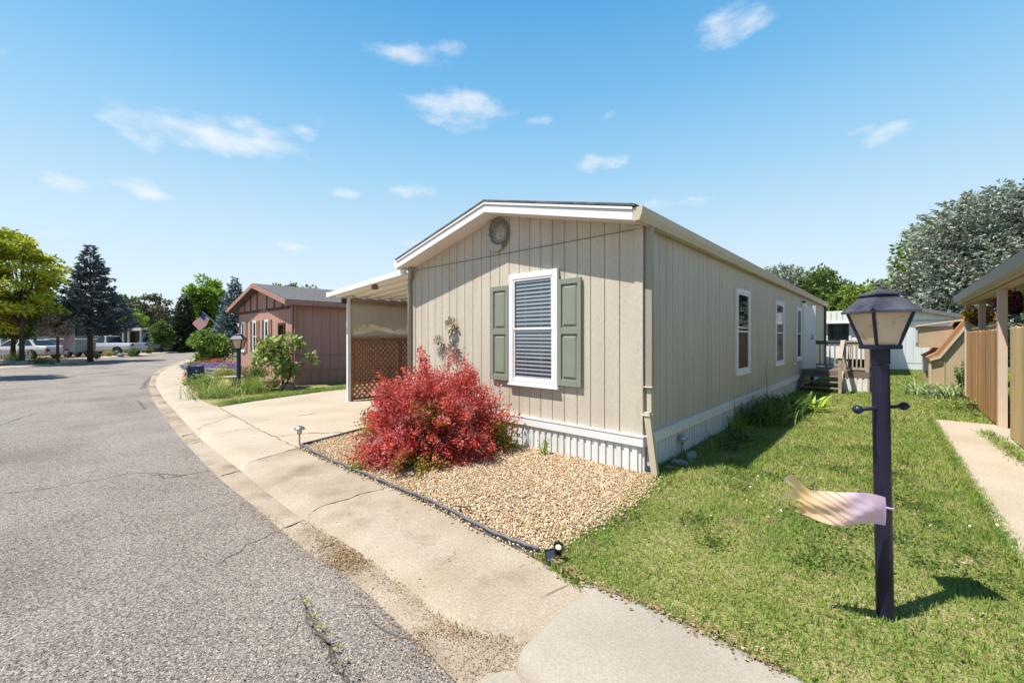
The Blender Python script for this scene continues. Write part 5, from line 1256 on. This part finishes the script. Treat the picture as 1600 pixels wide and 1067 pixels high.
be = catmull([np.array(gp(*p)) for p in ((289, 584), (287, 590), (297, 606), (312, 621))], 5); mb = MB(); mb.tube([(p[0], p[1], .03) for p in be], .05, 6)
tag(mb.build('garden_border', M['rust_stone']), 'low reddish garden border along the curved pavement edge', 'garden border')

# ------------------------------------------------------------------ flags
def flag(pos, label, rotz, h, w_, hh, lean=0.0, tilt=0.0):
    t = thing('flag', label, 'flag', pos, rotz, 'small striped flags')
    mb = MB(); mb.tube([(0, 0, 0), (0, 0, h)], .015, 6); mb.build('flag_pole', M['steel'], t)
    if tilt: t.rotation_euler = (0, tilt, rotz)
    z1 = h - .03; st = hh / 13; NXf = 10
    def fp(u, z): return (u * w_ + .01, .06 * math.sin(u * 6 + z * 3), z - u * hh * lean)
    for nm, mm, par in (('red_stripes', 'flag_red', 0), ('white_stripes', 'flag_white', 1)):
        mb = MB()
        for k in range(13):
            if k % 2 != par: continue
            for i in range(NXf): mb.add([fp(i / NXf, z1 - k * st), fp((i + 1) / NXf, z1 - k * st), fp((i + 1) / NXf, z1 - (k + 1) * st), fp(i / NXf, z1 - (k + 1) * st)], [(0, 1, 2, 3)])
        mb.build(nm, M[mm], t, fix=False)
    mb = MB()
    for i in range(4):
        for s_ in (-.004, .004): 
            q = [fp(i / NXf, z1), fp((i + 1) / NXf, z1), fp((i + 1) / NXf, z1 - 7 * st), fp(i / NXf, z1 - 7 * st)]; mb.add([(x, y + s_, z) for x, y, z in q], [(0, 1, 2, 3)])
    mb.build('canton', M['flag_blue'], t, fix=False)
flag(dp(343, 511, 17.2), 'striped flag on a slanted pole at the porch awning of the pink home', R(180), .95, .62, .45, .0, R(48))
flag((*gp(116, 566), 0), 'striped flag drooping beside the grey trailer under trees', R(185), 2.4, .7, .9, 1.1)

# ------------------------------------------------------------------ right neighbour: carport roof, posts, fence
RP = Vector((8.57, 7.27, 0))
rc = thing('carport', 'tan carport with grey roof edge above the wooden fence on the right', 'carport', tuple(RP), HA)
mb = MB(); ZR = 2.50
mb.box(-.12, 5.0, -6, 4.95, ZR + .13, ZR + .19); mb.build('roof_panel', M['roof_grey'], rc)
mb = MB(); mb.hexa([(-.20, -6, ZR + .02), (-.12, -6, ZR - .0), (-.12, 5, ZR - .0), (-.20, 5, ZR + .02)], [(-.24, -6, ZR + .17), (-.12, -6, ZR + .20), (-.12, 5, ZR + .20), (-.24, 5, ZR + .17)]); mb.build('gutter', M['grey_metal'], rc)
mb = MB(); mb.box(-.119, -.08, -6, 5, ZR - .03, ZR + .129); mb.box(-.08, 5, 4.96, 5.0, ZR - .03, ZR + .129); mb.build('fascia', M['post_tan'], rc)
mb = MB(); mb.box(-.07, 5, -6, 4.955, ZR + .10, ZR + .128); mb.build('ceiling', M['cream'], rc)
mb = MB(); mb.box(-.06, .10, -6, 4.9, ZR - .06, ZR + .099); mb.build('beam', M['post_tan'], rc)
for y, x in ((0, 0), (4.6, 0), (1.04, .12), (3.4, .12), (-1.25, .12), (4.6, 4.8), (0, 4.8)):
    mb = MB(); mb.box(x - .055, x + .055, y - .055, y + .055, 0, ZR - .06); mb.build('post', M['post_tan'], rc, bevel=.004)
def fence(name, label, base, rotz, L, h, m, seed, group=None, pw=.14, slant=0):
    t = thing(name, label, 'fence', base, rotz, group); rg = random.Random(seed)
    n = int(L / pw)
    for i in range(n):
        y = i * pw; hh = h + rg.uniform(-.012, .012) + slant * i / n
        mb = MB(); z0 = .03 + rg.uniform(0, .02)
        mb.prism([(y + .004, z0), (y + pw - .004, z0), (y + pw - .004, hh - .03), (y + pw - .03, hh), (y + .03, hh), (y + .004, hh - .03)], -.012 + rg.uniform(-.003, .003), .01, 'x'); mb.build('picket', m, t)
    mb = MB()
    for z in (.3, h - .3): mb.box(.0125, .05, 0, L, z - .045, z + .045)
    mb.build('rail', m, t); return t
fence('wooden_fence', 'orange brown weathered picket fence between two tan carport posts', tuple(RP + HX * -.03 + HY * .07), HA, 4.4, 1.74, M['fence_wood'], 1)
fence('wooden_gate', 'pale yellow wooden fence panel nearest the camera at the right edge', tuple(RP + HX * -.05 + HY * -3.9), HA, 2.85, 1.76, M['fence_pale'], 2)
fence('wooden_fence', 'short grey weathered picket fence standing before the tan shed', (*gp(1466, 601.5), 0), R(-80), .85, .62, M['fence_grey'], 3)
# dark brown box standing in for the shaded carport interior behind the gap
stw = thing('dark_interior_box', 'dark brown box standing in for the shaded interior behind the wooden fence gap', 'backdrop', tuple(RP + HX * .9 + HY * -.9), HA)
mb = MB(); mb.box(0, .6, -1.4, 1.6, 0, 1.62); mb.box(-.04, .64, -1.44, 1.64, 1.62, 1.68); mb.build('dark_block', M['brown_trim'], stw)
mb = MB()
for y in (-.65, .1, .85): mb.box(-.015, 0, y - .34, y + .34, .06, 1.58)
mb.build('door', M['brown_trim'], stw)  # panels on the same stand-in for the dark interior
def basket(px, d, py, m, lab, seed, s=1.0):
    x, y, z = dp(px, py, d); t = thing('hanging_basket', lab, 'hanging basket', (x, y, z), 0, 'hanging flower baskets'); rg = np.random.default_rng(seed)
    mb = MB(); mb.lathe([(.05 * s, -.16 * s), (.13 * s, -.10 * s), (.16 * s, 0), (.15 * s, .0)], 14); mb.build('pot', M['black_plastic'], t)
    mb = MB(); mb.tube([(0, 0, 0), (0, 0, ZR + .1 - z)], .008, 5); mb.build('hanger', M['black_plastic'], t)
    P = sph(420, rg) * np.array([.24, .24, .17]) * s * rg.uniform(.3, 1, (420, 1)) + np.array([0, 0, .06]); link('leaves', leaf_mesh('leaves', P, sph(420, rg), .06, .035, rg), M['lf_mid'], t)
    P = sph(240, rg) * np.array([.27, .27, .20]) * s * rg.uniform(.6, 1, (240, 1)) + np.array([0, 0, .07]); link('bloom', leaf_mesh('bloom', P, sph(240, rg), .075, .06, rg), m, t)
basket(1531, 10.2, 497, M['lf_orange'], 'hanging basket of orange flowers above the wooden fence', 1, 1.25)
basket(1586, 8.2, 477, M['lf_magenta'], 'hanging basket of magenta flowers at the right edge', 2, 1.1)
# iris clump, tan shed, white buildings
strap_plant((*gp(1478, 622), 0), 130, .55, .05, (.15, .8), (.4, 1.1), M['lf_iris'], 'iris_clump', 'drooping grey green iris clump in front of the short grey fence', spread=.28, seed=61)
strap_plant((*gp(1448, 616), 0), 130, .55, .05, (.15, .8), (.4, 1.1), M['lf_iris'], 'iris_clump', 'grey green iris clump in front of the left corner of the tan shed', spread=.33, seed=62)
herb((*gp(1505, 606), 0), .9, .3, 500, .09, M['lf_mid'], 'vine_plant', 'green climbing plant at the foot of the far tan carport post', 63)
herb((*gp(1500, 640), 0), .30, .55, 900, .05, M['lf_weed'], 'low_weed', 'low grassy weeds between the iris clumps and wooden fence', 64, stems=40)
sg = Vector((*gp(1452, 601), 0))
shd = thing('garden_shed', 'tan garden shed with steep brown shingle roof and dormer window', 'shed', tuple(sg), R(-41)); shd.scale = (.70, 1, 1)
# local: gable end at y=0 facing the camera, x to the right, steep roof on the left side
mb = MB(); GE = [(0, 0), (2.2, 0), (2.2, 2.26), (1.22, 2.10), (.30, 1.02), (0, 1.0)]
mb.prism(GE, 0, 2.6, 'y'); mb.build('wall', M['shed_wall'], shd)
mb = MB(); mb.prism([(-.10, .93), (.02, .86), (.35, 1.02), (1.25, 2.10), (2.3, 2.27), (2.3, 2.36), (1.16, 2.20), (.24, 1.10)], -.10, 2.7, 'y'); mb.build('roof', M['shed_roof'], shd)
mb = MB(); mb.prism([(.0, .80), (.36, .90), (1.30, 2.02), (2.26, 2.18), (2.26, 2.255), (1.24, 2.085), (.33, 1.0), (0, .88)], -.125, -.102, 'y')
for x in (.03, 2.15): mb.box(x - .04, x + .05, -.02, 0, .0, .80 if x < 1 else 2.1)
mb.bar((.50, -.012, .0), (.50, -.012, 1.0), .05, .02); mb.bar((.50, -.012, 1.0), (1.4, -.012, 1.88), .05, .02); mb.build('trim', M['shed_trim'], shd)
mb = MB(); mb.box(1.35, 2.05, -.02, 0, .05, 1.45); mb.prism([(1.35, 1.45), (2.05, 1.45), (2.05, 1.68)], -.02, 0, 'y'); dd_ = mb.build('door', M['shed_trim'], shd)
mb = MB(); mb.box(-.34, .85, .35, 1.75, 1.25, 1.98); mb.build('dormer', M['shed_wall'], shd)
mb = MB(); mb.hexa([(-.46, .25, 1.96), (1.3, .25, 2.16), (1.3, 1.85, 2.16), (-.46, 1.85, 1.96)], [(-.46, .25, 2.02), (1.3, .25, 2.22), (1.3, 1.85, 2.22), (-.46, 1.85, 2.02)]); mb.build('dormer_roof', M['shed_trim'], shd)
mb = MB(); mb.box(-.012 - .34, -.34, .55, 1.55, 1.38, 1.86); mb.build('window', M['car_glass'], shd)
mb = MB(); mb.box(-.012, 0, .5, 1.1, .2, .78); mb.build('window', M['car_glass'], shd)
# white building with grey gable roof, far right of the lamp
wb = simple_home('outbuilding', 'white sided outbuilding with low grey gable roof behind the tan shed', 'outbuilding', tuple(Vector(dp(1520, 590, 19.5))[:2]) + (0,), R(-20), 5.6, 8, 2.45, .60, M['white_wall'], M['roof_grey'], M['roof_grey'], .25)
mb = MB(); mb.box(-5.6, 0, -.02, .0, 2.38, 2.44); mb.build('seam', M['grey_metal'], wb)
# white home with window behind the porch
vh = thing('mobile_home', 'white mobile home with wide window behind the porch railing', 'mobile home', tuple(hw(2.0, 18.5)), HA)
mb = MB(); mb.box(-7.5, 0, 0.01, 4, 0, 2.2); planks(mb, 7.5, .25, .1, lambda u: 2.2, lambda u, d: (-7.5 + u, .009 - d), .008, .012); mb.build('wall', M['white_wall'], vh)
mb = MB()
for i in range(38): mb.box(-7.6 + i * .2, -7.6 + i * .2 + .15, -.24, -.2, 2.28, 2.72)
mb.box(-7.65, .1, -.2, 4.1, 2.28, 2.74); mb.box(-7.65, .1, -.27, -.2, 2.2, 2.28); mb.build('roof', M['trim_white'], vh)
wv = window(vh, -1.72, .0, 1.36, 1.1, .92, 0, False, fw=.05, split=.99)
mb = MB(); mb.box(-.30, -.26, -.04, -.01, .05, .90); mb.build('mullion', M['trim_white'], wv)
# ------------------------------------------------------------------ vehicles across the street
def section_loft(mb, secs, close=True):
    n = len(secs[0]); vs = [p for s in secs for p in s]; fs = []
    for i in range(len(secs) - 1):
        for k in range(n): fs.append((i * n + k, i * n + (k + 1) % n, (i + 1) * n + (k + 1) % n, (i + 1) * n + k))
    fs.append(tuple(range(n))[::-1]); fs.append(tuple((len(secs) - 1) * n + k for k in range(n)))
    mb.add(vs, fs)
def wheel(root, x, y, r, side):
    mb = MB(); prof = [(r * .62, -.10), (r * .93, -.10), (r, -.06), (r, .06), (r * .93, .10), (r * .62, .10)]
    mb.lathe(prof, 20); ty = mb.build('tyre', M['tyre'], root, (x, y, r), (R(90), 0, 0), smooth=False)
    mb = MB(); mb.lathe([(r * .62, -.105), (r * .60, .105), (r * .45, .085), (r * .15, .11), (.02, .115)] if side < 0 else [(.02, -.115), (r * .15, -.11), (r * .45, -.085), (r * .60, -.105), (r * .62, .105)], 16); mb.build('rim', M['rim'], ty)
def vehicle(name, label, cat, loc, rotz, L, Wd, kind, paint):
    t = thing(name, label, cat, loc, rotz); h = Wd / 2
    if kind == 'sedan':
        prof = [(-.50, .42, .78, .86), (-.485, .30, .92, .94), (-.36, .22, .98, 1), (-.1, .2, .94, 1), (.18, .2, .92, 1), (.22, .22, .92, 1), (.38, .24, .84, .98), (.47, .30, .72, .92), (.50, .38, .62, .82)]
        gh = [(-.34, .97, -.24, 1.42), (.20, .93, .06, 1.42)]; wx = (-.30, .31); r = .33
    elif kind == 'pickup':
        prof = [(-.50, .50, 1.08, .95), (-.48, .42, 1.10, 1), (-.1, .36, 1.10, 1), (.12, .36, 1.10, 1), (.22, .38, 1.10, 1), (.24, .40, 1.08, .99), (.42, .42, 1.02, .97), (.48, .44, .94, .92), (.50, .48, .80, .86)]
        gh = [(-.10, 1.10, -.07, 1.72), (.25, 1.08, .12, 1.72)]; wx = (-.29, .34); r = .38
    else:
        prof = [(-.50, .48, 1.0, .9), (-.48, .40, 1.06, .97), (-.2, .34, 1.06, 1), (.15, .34, 1.05, 1), (.24, .36, 1.04, 1), (.42, .40, .96, .96), (.48, .44, .86, .9), (.50, .5, .74, .84)]
        gh = [(-.48, 1.05, -.40, 1.72), (.25, 1.03, .12, 1.72)]; wx = (-.29, .32); r = .37
    mb = MB(); secs = []
    for x, zb, zt, k in prof:
        y = h * k; x *= L; m = (zb + zt) / 2
        secs.append([(x, -y * .9, zb), (x, -y, zb + .14), (x, -y, m + .08), (x, -y * .95, zt - .05), (x, -y * .84, zt), (x, y * .84, zt), (x, y * .95, zt - .05), (x, y, m + .08), (x, y, zb + .14), (x, y * .9, zb)])
    section_loft(mb, secs)
    if kind == 'pickup':                 # open bed sunk behind the cab
        pass
    body = mb.build('body', paint, t, smooth=False, bevel=.02)
    (x0, z0, x0t, z1), (x1, z1b, x1t, _) = gh; x0 *= L; x1 *= L; x0t *= L; x1t *= L; yb = h * .92; yt = h * .72
    mb = MB(); mb.hexa([(x0, -yb, z0 - .03), (x1, -yb, z1b - .03), (x1, yb, z1b - .03), (x0, yb, z0 - .03)], [(x0t, -yt, z1), (x1t, -yt, z1), (x1t, yt, z1), (x0t, yt, z1)])
    cab = mb.build('cabin', paint, t, bevel=.04)
    def lerp3(a, b, s): return tuple(p + (q - p) * s for p, q in zip(a, b))
    for sd in (-1, 1):
        A0, A1, B0, B1 = (x0, sd * yb, z0), (x1, sd * yb, z1b), (x0t, sd * yt, z1), (x1t, sd * yt, z1)
        for s0, s1 in (((.06, .47), (.53, .94)) if kind != 'pickup' else ((.08, .52), (.58, .93))):
            q = []
            for s_, v in ((s0, .10), (s1, .10), (s1, .88), (s0, .88)):
                p = lerp3(lerp3(A0, A1, s_), lerp3(B0, B1, s_), v); q.append((p[0], p[1] + sd * .012, p[2] + .004))
            MB().add(q, [(0, 1, 2, 3)]).build('side_window', M['car_glass'], t)
    for (xb, xt, zb_, sg, nm) in ((x1, x1t, z1b, 1, 'windscreen'), (x0, x0t, z0, -1, 'rear_window')):
        q = []
        for yy, v in ((-.9, .08), (.9, .08), (.9, .9), (-.9, .9)):
            xx = xb + (xt - xb) * v; zz = zb_ + (z1 - zb_) * v; yw = yb + (yt - yb) * v; q.append((xx + sg * .014, yy * yw, zz + .006))
        MB().add(q, [(0, 1, 2, 3)]).build(nm, M['car_glass'], t)
    for x in wx:
        for sd in (-1, 1):
            mb = MB(); mb.lathe([(r * 1.16, -.02), (r * 1.16, .02)], 20); mb.build('wheel_arch', M['dark'], t, (x * L, sd * (h - .012), r * 1.02), (R(90), 0, 0))
            wheel(t, x * L, sd * (h - .065), r, sd)
    f = prof[-1]; b = prof[0]
    for sd in (-1, 1):
        mb = MB(); mb.box(L * .478, L * .503, sd * h * .72 - .16, sd * h * .72 + .16, f[2] - .16, f[2] - .03); mb.build('headlight', M['head_lamp'], t, bevel=.01)
        mb = MB(); mb.box(-L * .503, -L * .485, sd * h * .76 - .13, sd * h * .76 + .13, b[2] - .24, b[2] - .04); mb.build('tail_light', M['red_lamp'], t, bevel=.01)
        mb = MB(); mb.box(L * .17, L * .20, sd * (h + .02), sd * (h + .14), 1.0 if kind != 'sedan' else .92, 1.12 if kind != 'sedan' else 1.03); mb.build('mirror', paint, t, bevel=.02)
    mb = MB(); mb.box(L * .47, L * .512, -h * .86, h * .86, f[1] + .02, f[1] + .13); mb.build('bumper', M['steel'] if kind == 'pickup' else paint, t, bevel=.02)
    mb = MB(); mb.box(-L * .512, -L * .47, -h * .86, h * .86, b[1] + .02, b[1] + .13); mb.build('bumper', M['steel'] if kind == 'pickup' else paint, t, bevel=.02)
    if kind == 'pickup':
        mb = MB(); mb.box(-L * .48, -L * .105, -h * .80, h * .80, 1.098, 1.106); mb.build('truck_bed', M['dark'], t)
    return t
def gd(px, d): return ((px - CX) / F * d, d, 0)
vehicle('parked_car', 'white sedan parked beneath the yellow green tree at the left edge', 'car', gd(36, 31.5), R(184), 4.9, 1.8, 'sedan', M['car_white'])
vehicle('pickup_truck', 'long white pickup truck parked in front of the green house', 'pickup truck', gd(170, 37), R(183), 5.2, 1.9, 'pickup', M['car_white'])
vehicle('parked_car', 'silver off road car half hidden by the small green tree beside the pickup', 'car', gd(236, 46), R(212), 4.3, 1.85, 'suv', M['car_silver'])
tr = thing('box_trailer', 'blue grey box trailer parked between the two dark tree trunks', 'trailer', gd(112, 34), R(4))
mb = MB(); mb.prism([(-1.15, .38), (1.05, .38), (1.15, 1.46), (-1.15, 1.42)], -.9, .9, 'y'); mb.build('box_body', M['car_blue'], tr, bevel=.04)
mb = MB(); mb.box(-1.18, 1.18, -.93, .93, 1.43, 1.50); mb.build('lid', M['trim_white'], tr)
for x in (-.3, .5):
    for sd in (-1, 1): wheel(tr, x, sd * .86, .29, sd)
mb = MB(); mb.bar((1.0, 0, .45), (2.0, 0, .4), .08, .08); mb.build('drawbar', M['dark'], tr)
# ------------------------------------------------------------------ homes across the street
gh = thing('house', 'olive green house with white flat porch roof and white posts behind the pickup', 'house', gd(186, 44), R(3))
mb = MB(); mb.box(-4.2, 3.0, 1.6, 8, 0, 2.35); mb.build('wall', M['green_house'], gh)
mb = MB(); mb.box(-4.5, 2.4, -.2, 8.2, 2.36, 2.58); mb.box(-4.55, 2.45, -.27, -.2, 2.30, 2.60); mb.build('roof', M['trim_white'], gh)
for x in (-4.0, -2.6, -.9, .4, .95, 2.2):
    mb = MB(); mb.box(x - .07, x + .07, -.05, .09, 0, 2.36); mb.build('post', M['trim_white'], gh)
mb = MB(); mb.box(-4.0, 2.2, -.02, .06, .82, .92); mb.box(-4.0, 2.2, -.02, .06, .2, .28)
for x in np.arange(-3.9, 2.2, .22): mb.box(x, x + .04, 0, .04, .28, .82)
mb.build('railing', M['trim_white'], gh)
mb = MB(); mb.box(-.5, .35, 1.57, 1.60, 0, 2.05); mb.build('door', M['brown_trim'], gh)
for x in (-3.2, 1.6, 2.7): window(gh, x, 1.6, .9, .8, 1.2, 0, False, fw=.07)
th = simple_home('house', 'long tan house with pale roof behind the small green tree', 'house', gd(285, 52), R(-4), 7.5, 6, 2.3, .5, M['tan_house'], M['walk_light'], M['trim_white'], .3)
window(th, -5.6, -.004, .9, 1.0, 1.1, 0, False)
ph_ = simple_home('house', 'purple painted house with dark roof behind the blue grey trailer', 'house', gd(146, 47), R(2), 4.6, 7, 2.2, .5, M['purple_house'], M['shingle'], M['trim_white'], .3)
for x in (-1.0, -2.6): window(ph_, x, -.004, .8, .9, 1.1, 0, False)
wl = simple_home('house', 'small grey house with white eaves between the dark juniper and round shrub', 'house', gd(336, 60), R(-8), 3.4, 8, 2.3, .7, M['grey_house'], M['trim_white'], M['trim_white'], .3)
window(wl, -1.7, -.004, .8, 1.0, 1.1, 0, False)
ls_ = simple_home('house', 'pale grey house mostly hidden behind the yellow green tree', 'house', gd(78, 40), R(0), 9.5, 8, 2.4, .8, M['grey_house'], M['shingle'], M['trim_white'], .3)
for x in (-2.0, -5.2): window(ls_, x, -.004, .8, 1.1, 1.1, 0, False)
nb = simple_home('mobile_home', 'cream mobile home beyond the carport posts at the right edge', 'mobile home', tuple(RP + HX * 9.2 + HY * -7), HA, 4.3, 16, 2.3, .55, M['tan_house'], M['roof_grey'], M['trim_white'], .2, M['skirt'])
lf = thing('picket_fence', 'low pale picket fence beneath the yellow green tree', 'fence', gd(20, 29.5), R(2))
for i in range(15):
    mb = MB(); mb.box(-1.7 + i * .2, -1.7 + i * .2 + .11, -.01, .01, .05, .75); mb.build('picket', M['grey_metal'], lf)
mb = MB(); mb.box(-1.75, 1.3, .012, .05, .2, .27); mb.box(-1.75, 1.3, .012, .05, .55, .62); mb.build('rail', M['grey_metal'], lf)
# ------------------------------------------------------------------ trees
conifer('spruce_tree', 'tall dark blue spruce with reddish trunk beside the white pickup', gd(141, 28.8), 8.0, 2.3, M['nd_dark'], M['bark_red'], 32, 9, .34, .25, .17, 14, 1, droop=.18, sag=.12, power=1.0)
broadleaf('locust_tree', 'yellow green broadleaf tree at the left edge over the white sedan', gd(34, 25.0), 8.0, 2.45, (1.75, 8.2), M['lf_locust'], M['bark'], 120, 190, .21, .11, .55, seed=1, clr=.27, fork=.12, off=(-.9, 0))
broadleaf('flowering_tree', 'small tree with pale mauve blossom between the sedan and trailer', gd(90, 26.5), 3.2, .95, (1.6, 3.3), M['lf_purple'], M['bark_red'], 40, 110, .15, .07, .7, seed=2, clr=.36)
broadleaf('broadleaf_tree', 'dark green low tree below the yellow green crown', gd(20, 28.0), 4.2, 2.4, (1.5, 4.6), M['lf_mid'], M['bark'], 56, 130, .22, .11, .7, seed=3)
broadleaf('broadleaf_tree', 'street tree at the far kerb throwing its shadow across the road', (-23.0, 16.2, 0), 6, 1.7, (3.4, 6.4), M['lf_mid'], M['bark'], 44, 110, .24, .12, .8, seed=4)
broadleaf('broadleaf_tree', 'mid green tree peeking out left behind the dark spruce', gd(112, 47), 5.6, 2.4, (2, 5.7), M['lf_dark'], M['bark'], 40, 90, .35, .14, .8, seed=5)
broadleaf('broadleaf_tree', 'pale green far tree right behind the dark spruce', gd(190, 60), 7.8, 2.1, (2, 7.9), M['lf_mid'], M['bark'], 44, 90, .40, .16, .9, seed=6)
broadleaf('pine_tree', 'sparse olive pine with brown limbs left of the dark juniper', gd(235, 56), 7.0, 3.0, (2.4, 7.2), M['nd_pine'], M['bark_red'], 52, 80, .40, .2, .55, seed=7, clr=.26, fork=.2)
broadleaf('broadleaf_tree', 'bright yellow green small tree above the white porch roof', gd(203, 50), 4.4, 1.7, (2.2, 4.7), M['lf_bright'], M['bark'], 36, 80, .30, .1, .8, seed=8)
broadleaf('broadleaf_tree', 'small green tree standing in front of the silver car', gd(252, 44), 3.0, 1.05, (.7, 3.2), M['lf_mid'], M['bark'], 40, 80, .22, .07, .9, seed=9)
conifer('juniper_tree', 'dense dark juniper of conical shape at the bend of the road', gd(288, 47), 6.4, 1.5, M['lf_dark'], M['bark'], 34, 12, .34, .01, .15, 12, 10, power=.62, droop=-.35)
broadleaf('broadleaf_tree', 'tall light green tree behind the dark juniper', gd(322, 51), 9.0, 2.35, (1.6, 9.1), M['lf_bright'], M['bark'], 70, 110, .38, .2, .9, seed=11, clr=.3)
conifer('spruce_tree', 'slim pale blue spruce left of the pink home roof', gd(367, 46), 8.2, 2.2, M['nd_blue'], M['bark'], 28, 11, .4, .1, .18, 13, 12)
for i, (px, d, H_, r_) in enumerate(((448, 45, 7.5, 1.9), (482, 46, 7.2, 2.0), (524, 48, 6.6, 1.2))):
    broadleaf('broadleaf_tree', ('green tree top showing left over the pink home roof', 'green tree top showing midway over the pink home roof', 'small green tree top near the vent pipe of the pink home')[i], gd(px, d), H_, r_, (3, H_), M['lf_mid'], M['bark'], 36, 90, .36, .15, .8, seed=14 + i)
conifer('spruce_tree', 'greyish blue spruce peeking over the long beige home roof', gd(1222, 42), 8.9, 3.4, M['nd_pale'], M['bark'], 28, 14, .36, .1, .2, 13, 20, round_top=True, wide=.38)
broadleaf('broadleaf_tree', 'round green tree behind the far end of the beige home', gd(1278, 40), 8.2, 2.6, (2, 8.3), M['lf_mid'], M['bark'], 70, 110, .34, .2, .9, seed=21, clr=.3)
broadleaf('broadleaf_tree', 'yellowish green tree showing right behind the lamp lantern', gd(1362, 35), 6.3, 2.7, (2.2, 6.5), M['lf_light'], M['bark'], 60, 90, .34, .16, .7, seed=22, clr=.27)
broadleaf('broadleaf_tree', 'low green tree filling the gap above the white home roof', gd(1318, 37), 5.0, 2.0, (1.6, 5.1), M['lf_mid'], M['bark'], 44, 90, .32, .14, .8, seed=23)
broadleaf('broadleaf_tree', 'tall light green tree just left behind the big blue spruce', gd(1452, 31), 10.2, 2.3, (2.5, 10.6), M['lf_light'], M['bark'], 76, 110, .32, .2, .9, seed=24, clr=.3)
conifer('spruce_tree', 'huge pale blue spruce towering over the tan carport on the right', gd(1562, 25), 10.5, 5.0, M['nd_pale'], M['bark'], 34, 18, .28, .06, .3, 20, 25, round_top=True, sag=.2, wide=.4, nz=.6)
# low shrubs at the far kerb
for i, (px, d, h_, r_, m_, lb) in enumerate(((206, 36.2, .9, .7, 'lf_mid', 'green kerb shrub in front of the pickup rear wheel'), (150, 31, .5, .5, 'lf_dark', 'low dark shrub at the foot of the dark spruce'), (170, 35, .55, .5, 'lf_straw', 'yellowish flowers by the pickup front wheel'), (60, 25, .5, .8, 'lf_mid', 'low green plants between the sedan and the kerb'), (18, 26, .7, .8, 'lf_light', 'pale green bush left of the dark tree trunk'), (232, 41, .7, .5, 'lf_mid', 'small shrub between the pickup and silver car'))):
    herb(gd(px, d), h_, r_, 700, .09, M[m_], 'kerb_shrub', lb, 70 + i, stems=24)
for i, (px, d, r_, lb) in enumerate(((18, 24.2, .28, 'pale round boulder at the left kerb'), (34, 24.0, .22, 'smaller pale boulder at the left kerb beside the trunk'), (84, 25.6, .2, 'grey boulder at the foot of the flowering tree'), (190, 35.2, .25, 'dark boulder at the kerb in front of the pickup'))):
    rock((*gd(px, d)[:2], .1), r_, 'kerb_stone', lb, M['stone'], 80 + i, 'boulders along the far kerb')
# far belt of trees closing the horizon
rng = np.random.default_rng(99); n = 26000
th_ = rng.uniform(-1.15, 1.15, n); dd = rng.uniform(88, 100, n); hh = (2.2 + 1.5 * np.abs(np.sin(th_ * 23)) + 1.2 * np.abs(np.sin(th_ * 61 + 1))) * rng.uniform(0, 1, n) ** .6
P = np.stack([np.sin(th_) * dd, np.cos(th_) * dd, hh], 1)
tag(link('distant_trees', leaf_mesh('distant_trees', P, sph(n, rng) + np.array([0, 0, .2]), rng.uniform(.6, 1.3, n), .7, rng), M['lf_dark']), kind='stuff')
